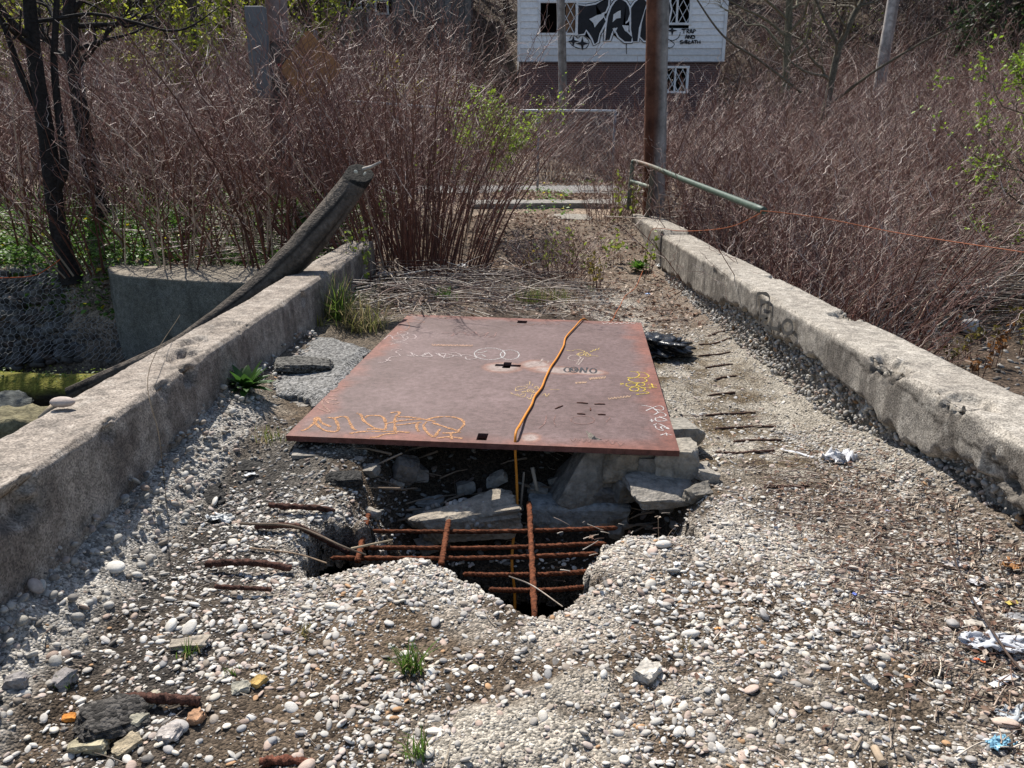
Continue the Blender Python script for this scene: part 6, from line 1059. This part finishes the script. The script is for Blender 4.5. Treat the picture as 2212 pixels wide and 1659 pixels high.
hpaint([grow(p, 22) for p in (Fp, Kp, Ip, Op)][:1], YH - .040, INK); hpaint([grow(Kp, 22)], YH - .0405, INK); hpaint([grow(Ip, 20)], YH - .041, INK); hpaint([grow(Op, 22)], YH - .0415, INK)
for k, p in enumerate((Fp, Kp, Ip, Op)): hpaint([grow(p, 15)], YH - .044 - k * .0004, (.72, .72, .73)); hpaint([p], YH - .048 - k * .0004, INK, 'black block graffiti letter with a white outline')
hpaint([[(1048, 128), (1090, 100), (1112, 92), (1112, 160), (1075, 165), (1040, 198)]], YH - .053, (.7, .7, .7)); hpaint([[(832, 170), (900, 135), (968, 120), (965, 150), (915, 200), (880, 245), (868, 205)]], YH - .053, (.7, .7, .7)); hpaint([[(1390, 120), (1440, 60), (1460, 130), (1420, 240), (1370, 250)]], YH - .053, (.6, .6, .6)); hpaint([[(1125, 225), (1185, 228), (1180, 290), (1150, 275)]], YH - .053, (.7, .7, .7)); hpaint([[(1040, 255), (1085, 245), (1060, 300)]], YH - .053, (.7, .7, .7))
def star(cx, cy, r): return [(cx + (r if k % 2 == 0 else r * .3) * math.sin(k * math.pi / 4), cy - (r if k % 2 == 0 else r * .3) * math.cos(k * math.pi / 4)) for k in range(8)]
for q in ((690, 368, 52), (770, 388, 62), (1572, 272, 48)): hpaint([star(*q)], YH - .042, INK, 'small black four pointed star')
def hstrokes(lines, w, y=YH - .040):
    nrm = np.array([0, -1., 0]); V, F = stroke_mesh(lines, lambda a, b_: aty(*zH(a, b_), y) - hl, w, nrm); mk('graffiti', V, F, M_INK, house, True, np.broadcast_to(INK, (len(V), 3)))
hstrokes([[(1655, 262), (1700, 258)], [(1678, 258), (1675, 298)], [(1702, 298), (1705, 262), (1722, 268), (1705, 282)], [(1706, 280), (1724, 298)], [(1728, 298), (1740, 262), (1752, 298)], [(1732, 286), (1750, 284)], [(1760, 298), (1762, 264), (1780, 270), (1762, 282)],
          [(1688, 345), (1700, 312), (1712, 345)], [(1692, 332), (1708, 330)], [(1718, 345), (1718, 314)], [(1718, 314), (1738, 343)], [(1738, 343), (1740, 312)], [(1748, 344), (1748, 314), (1772, 325), (1770, 340), (1750, 344)],
          [(1668, 362), (1648, 362), (1646, 374), (1664, 376), (1662, 388), (1642, 388)], [(1678, 362), (1676, 388)], [(1690, 388), (1690, 360), (1708, 364), (1692, 373), (1710, 382), (1692, 388)], [(1722, 360), (1718, 388), (1738, 388)], [(1720, 374), (1734, 372)], [(1744, 388), (1754, 360), (1764, 388)], [(1748, 378), (1762, 376)], [(1766, 361), (1792, 360)], [(1780, 361), (1778, 388)], [(1798, 361), (1797, 388)], [(1820, 360), (1820, 388)], [(1798, 375), (1820, 374)]], .017)
hstrokes([[(1162, 380), (1164, 480)], ell(1572, 285, 72, 75)[:11], [(655, 350), (690, 300), (730, 340), (770, 310), (830, 370), (800, 430), (740, 430), (690, 410), (650, 370)], [(1490, 420), (1560, 425), (1590, 390), (1540, 350)]], .012)
# grey boarded house on the left hill
YG = 36.0; g0, g1 = aty(735, 60, YG), aty(1010, 60, YG); gh = empty('grey_house', ((g0[0] + g1[0]) / 2, YG, float(gz(g0[0] + 2, YG)) - .5)); tag(gh, 'weathered grey boarded house with broken white framed windows at the top left of centre', 'house'); hl = np.array(gh.location)
zt0, zt1 = aty(800, 120, YG)[2] - 1.5, aty(800, -160, YG)[2]; wr = [(aty(757, 20, YG)[0], aty(780, 20, YG)[0], aty(800, 18, YG)[2], zt1 - 1.2), (aty(812, 20, YG)[0], aty(838, 20, YG)[0], aty(800, 30, YG)[2], zt1 - 1.2), (aty(815, 20, YG)[0], aty(838, 20, YG)[0], aty(800, 55, YG)[2], aty(800, 32, YG)[2])]
xb = np.arange(g0[0], g1[0], .28); parts_ = []
for k, x in enumerate(xb):
    zz = [(zt0, zt1)]
    for (a, b_, c_, d_) in wr[:2]:
        if x + .26 > a and x < b_: zz = [(zt0, c_), (d_, zt1)]
    for z0, z1 in zz: V, F = box(x + .135, YG + .004 * (k % 3), (z0 + z1) / 2, .266, .05, z1 - z0); parts_.append((V - hl, F, np.array([.17, .165, .165]) * R.uniform(.6, 1.2)))
V, F, C = join(parts_); mk('wall', V, F, M_WOOD, gh, False, C)
hb('room_shade_panel', g0[0], g1[0], YG + 1, YG + 1.1, zt0, zt1, (.02, .02, .02), M_DARK, gh); hb('side_wall', g0[0], g0[0] + .2, YG + .1, YG + 6, zt0, zt1, (.13, .12, .12), M_WOOD, gh); hb('side_wall', g1[0] - .2, g1[0], YG + .1, YG + 6, zt0, zt1, (.13, .12, .12), M_WOOD, gh); hb('roof', g0[0] - .3, g1[0] + .3, YG - .3, YG + 6.3, zt1, zt1 + .25, (.06, .055, .05), M_ASPH, gh)  # near-black panel behind the windows stands for the dark interior
for a, b_, c_, d_ in wr[:2]:
    V, F, C = join([(v - hl, f, (.6, .6, .6)) for v, f in (box((a + b_) / 2, YG - .04, c_, b_ - a + .1, .06, .08), box(a, YG - .041, (c_ + d_) / 2 + .04, .08, .06, d_ - c_), box(b_, YG - .041, (c_ + d_) / 2 + .04, .08, .06, d_ - c_), box((a + b_) / 2, YG - .04, c_ + .5, b_ - a, .05, .05))]); mk('window', V, F, M_PAINT, gh, False, C)
# faint black graffiti on the inner face of the right wall
z6 = lambda x, y: atx(1382.4 + .375 * x, 518.4 + .375 * y, 1.974)
V, F = stroke_mesh([[(672, 385), (678, 312), (742, 322), (738, 405)], [(690, 352), (735, 362)], [(688, 490), (690, 440), (735, 452), (700, 472), (748, 520)], [(748, 468), (752, 535)], [(752, 505), (800, 515)], [(800, 470), (802, 545)], ell(850, 500, 30, 38)], z6, .014, np.array([-1., 0, 0])); mk('graffiti_tag', V, F, M_INK, wallR, True, np.broadcast_to([.06, .058, .055], (len(V), 3)))
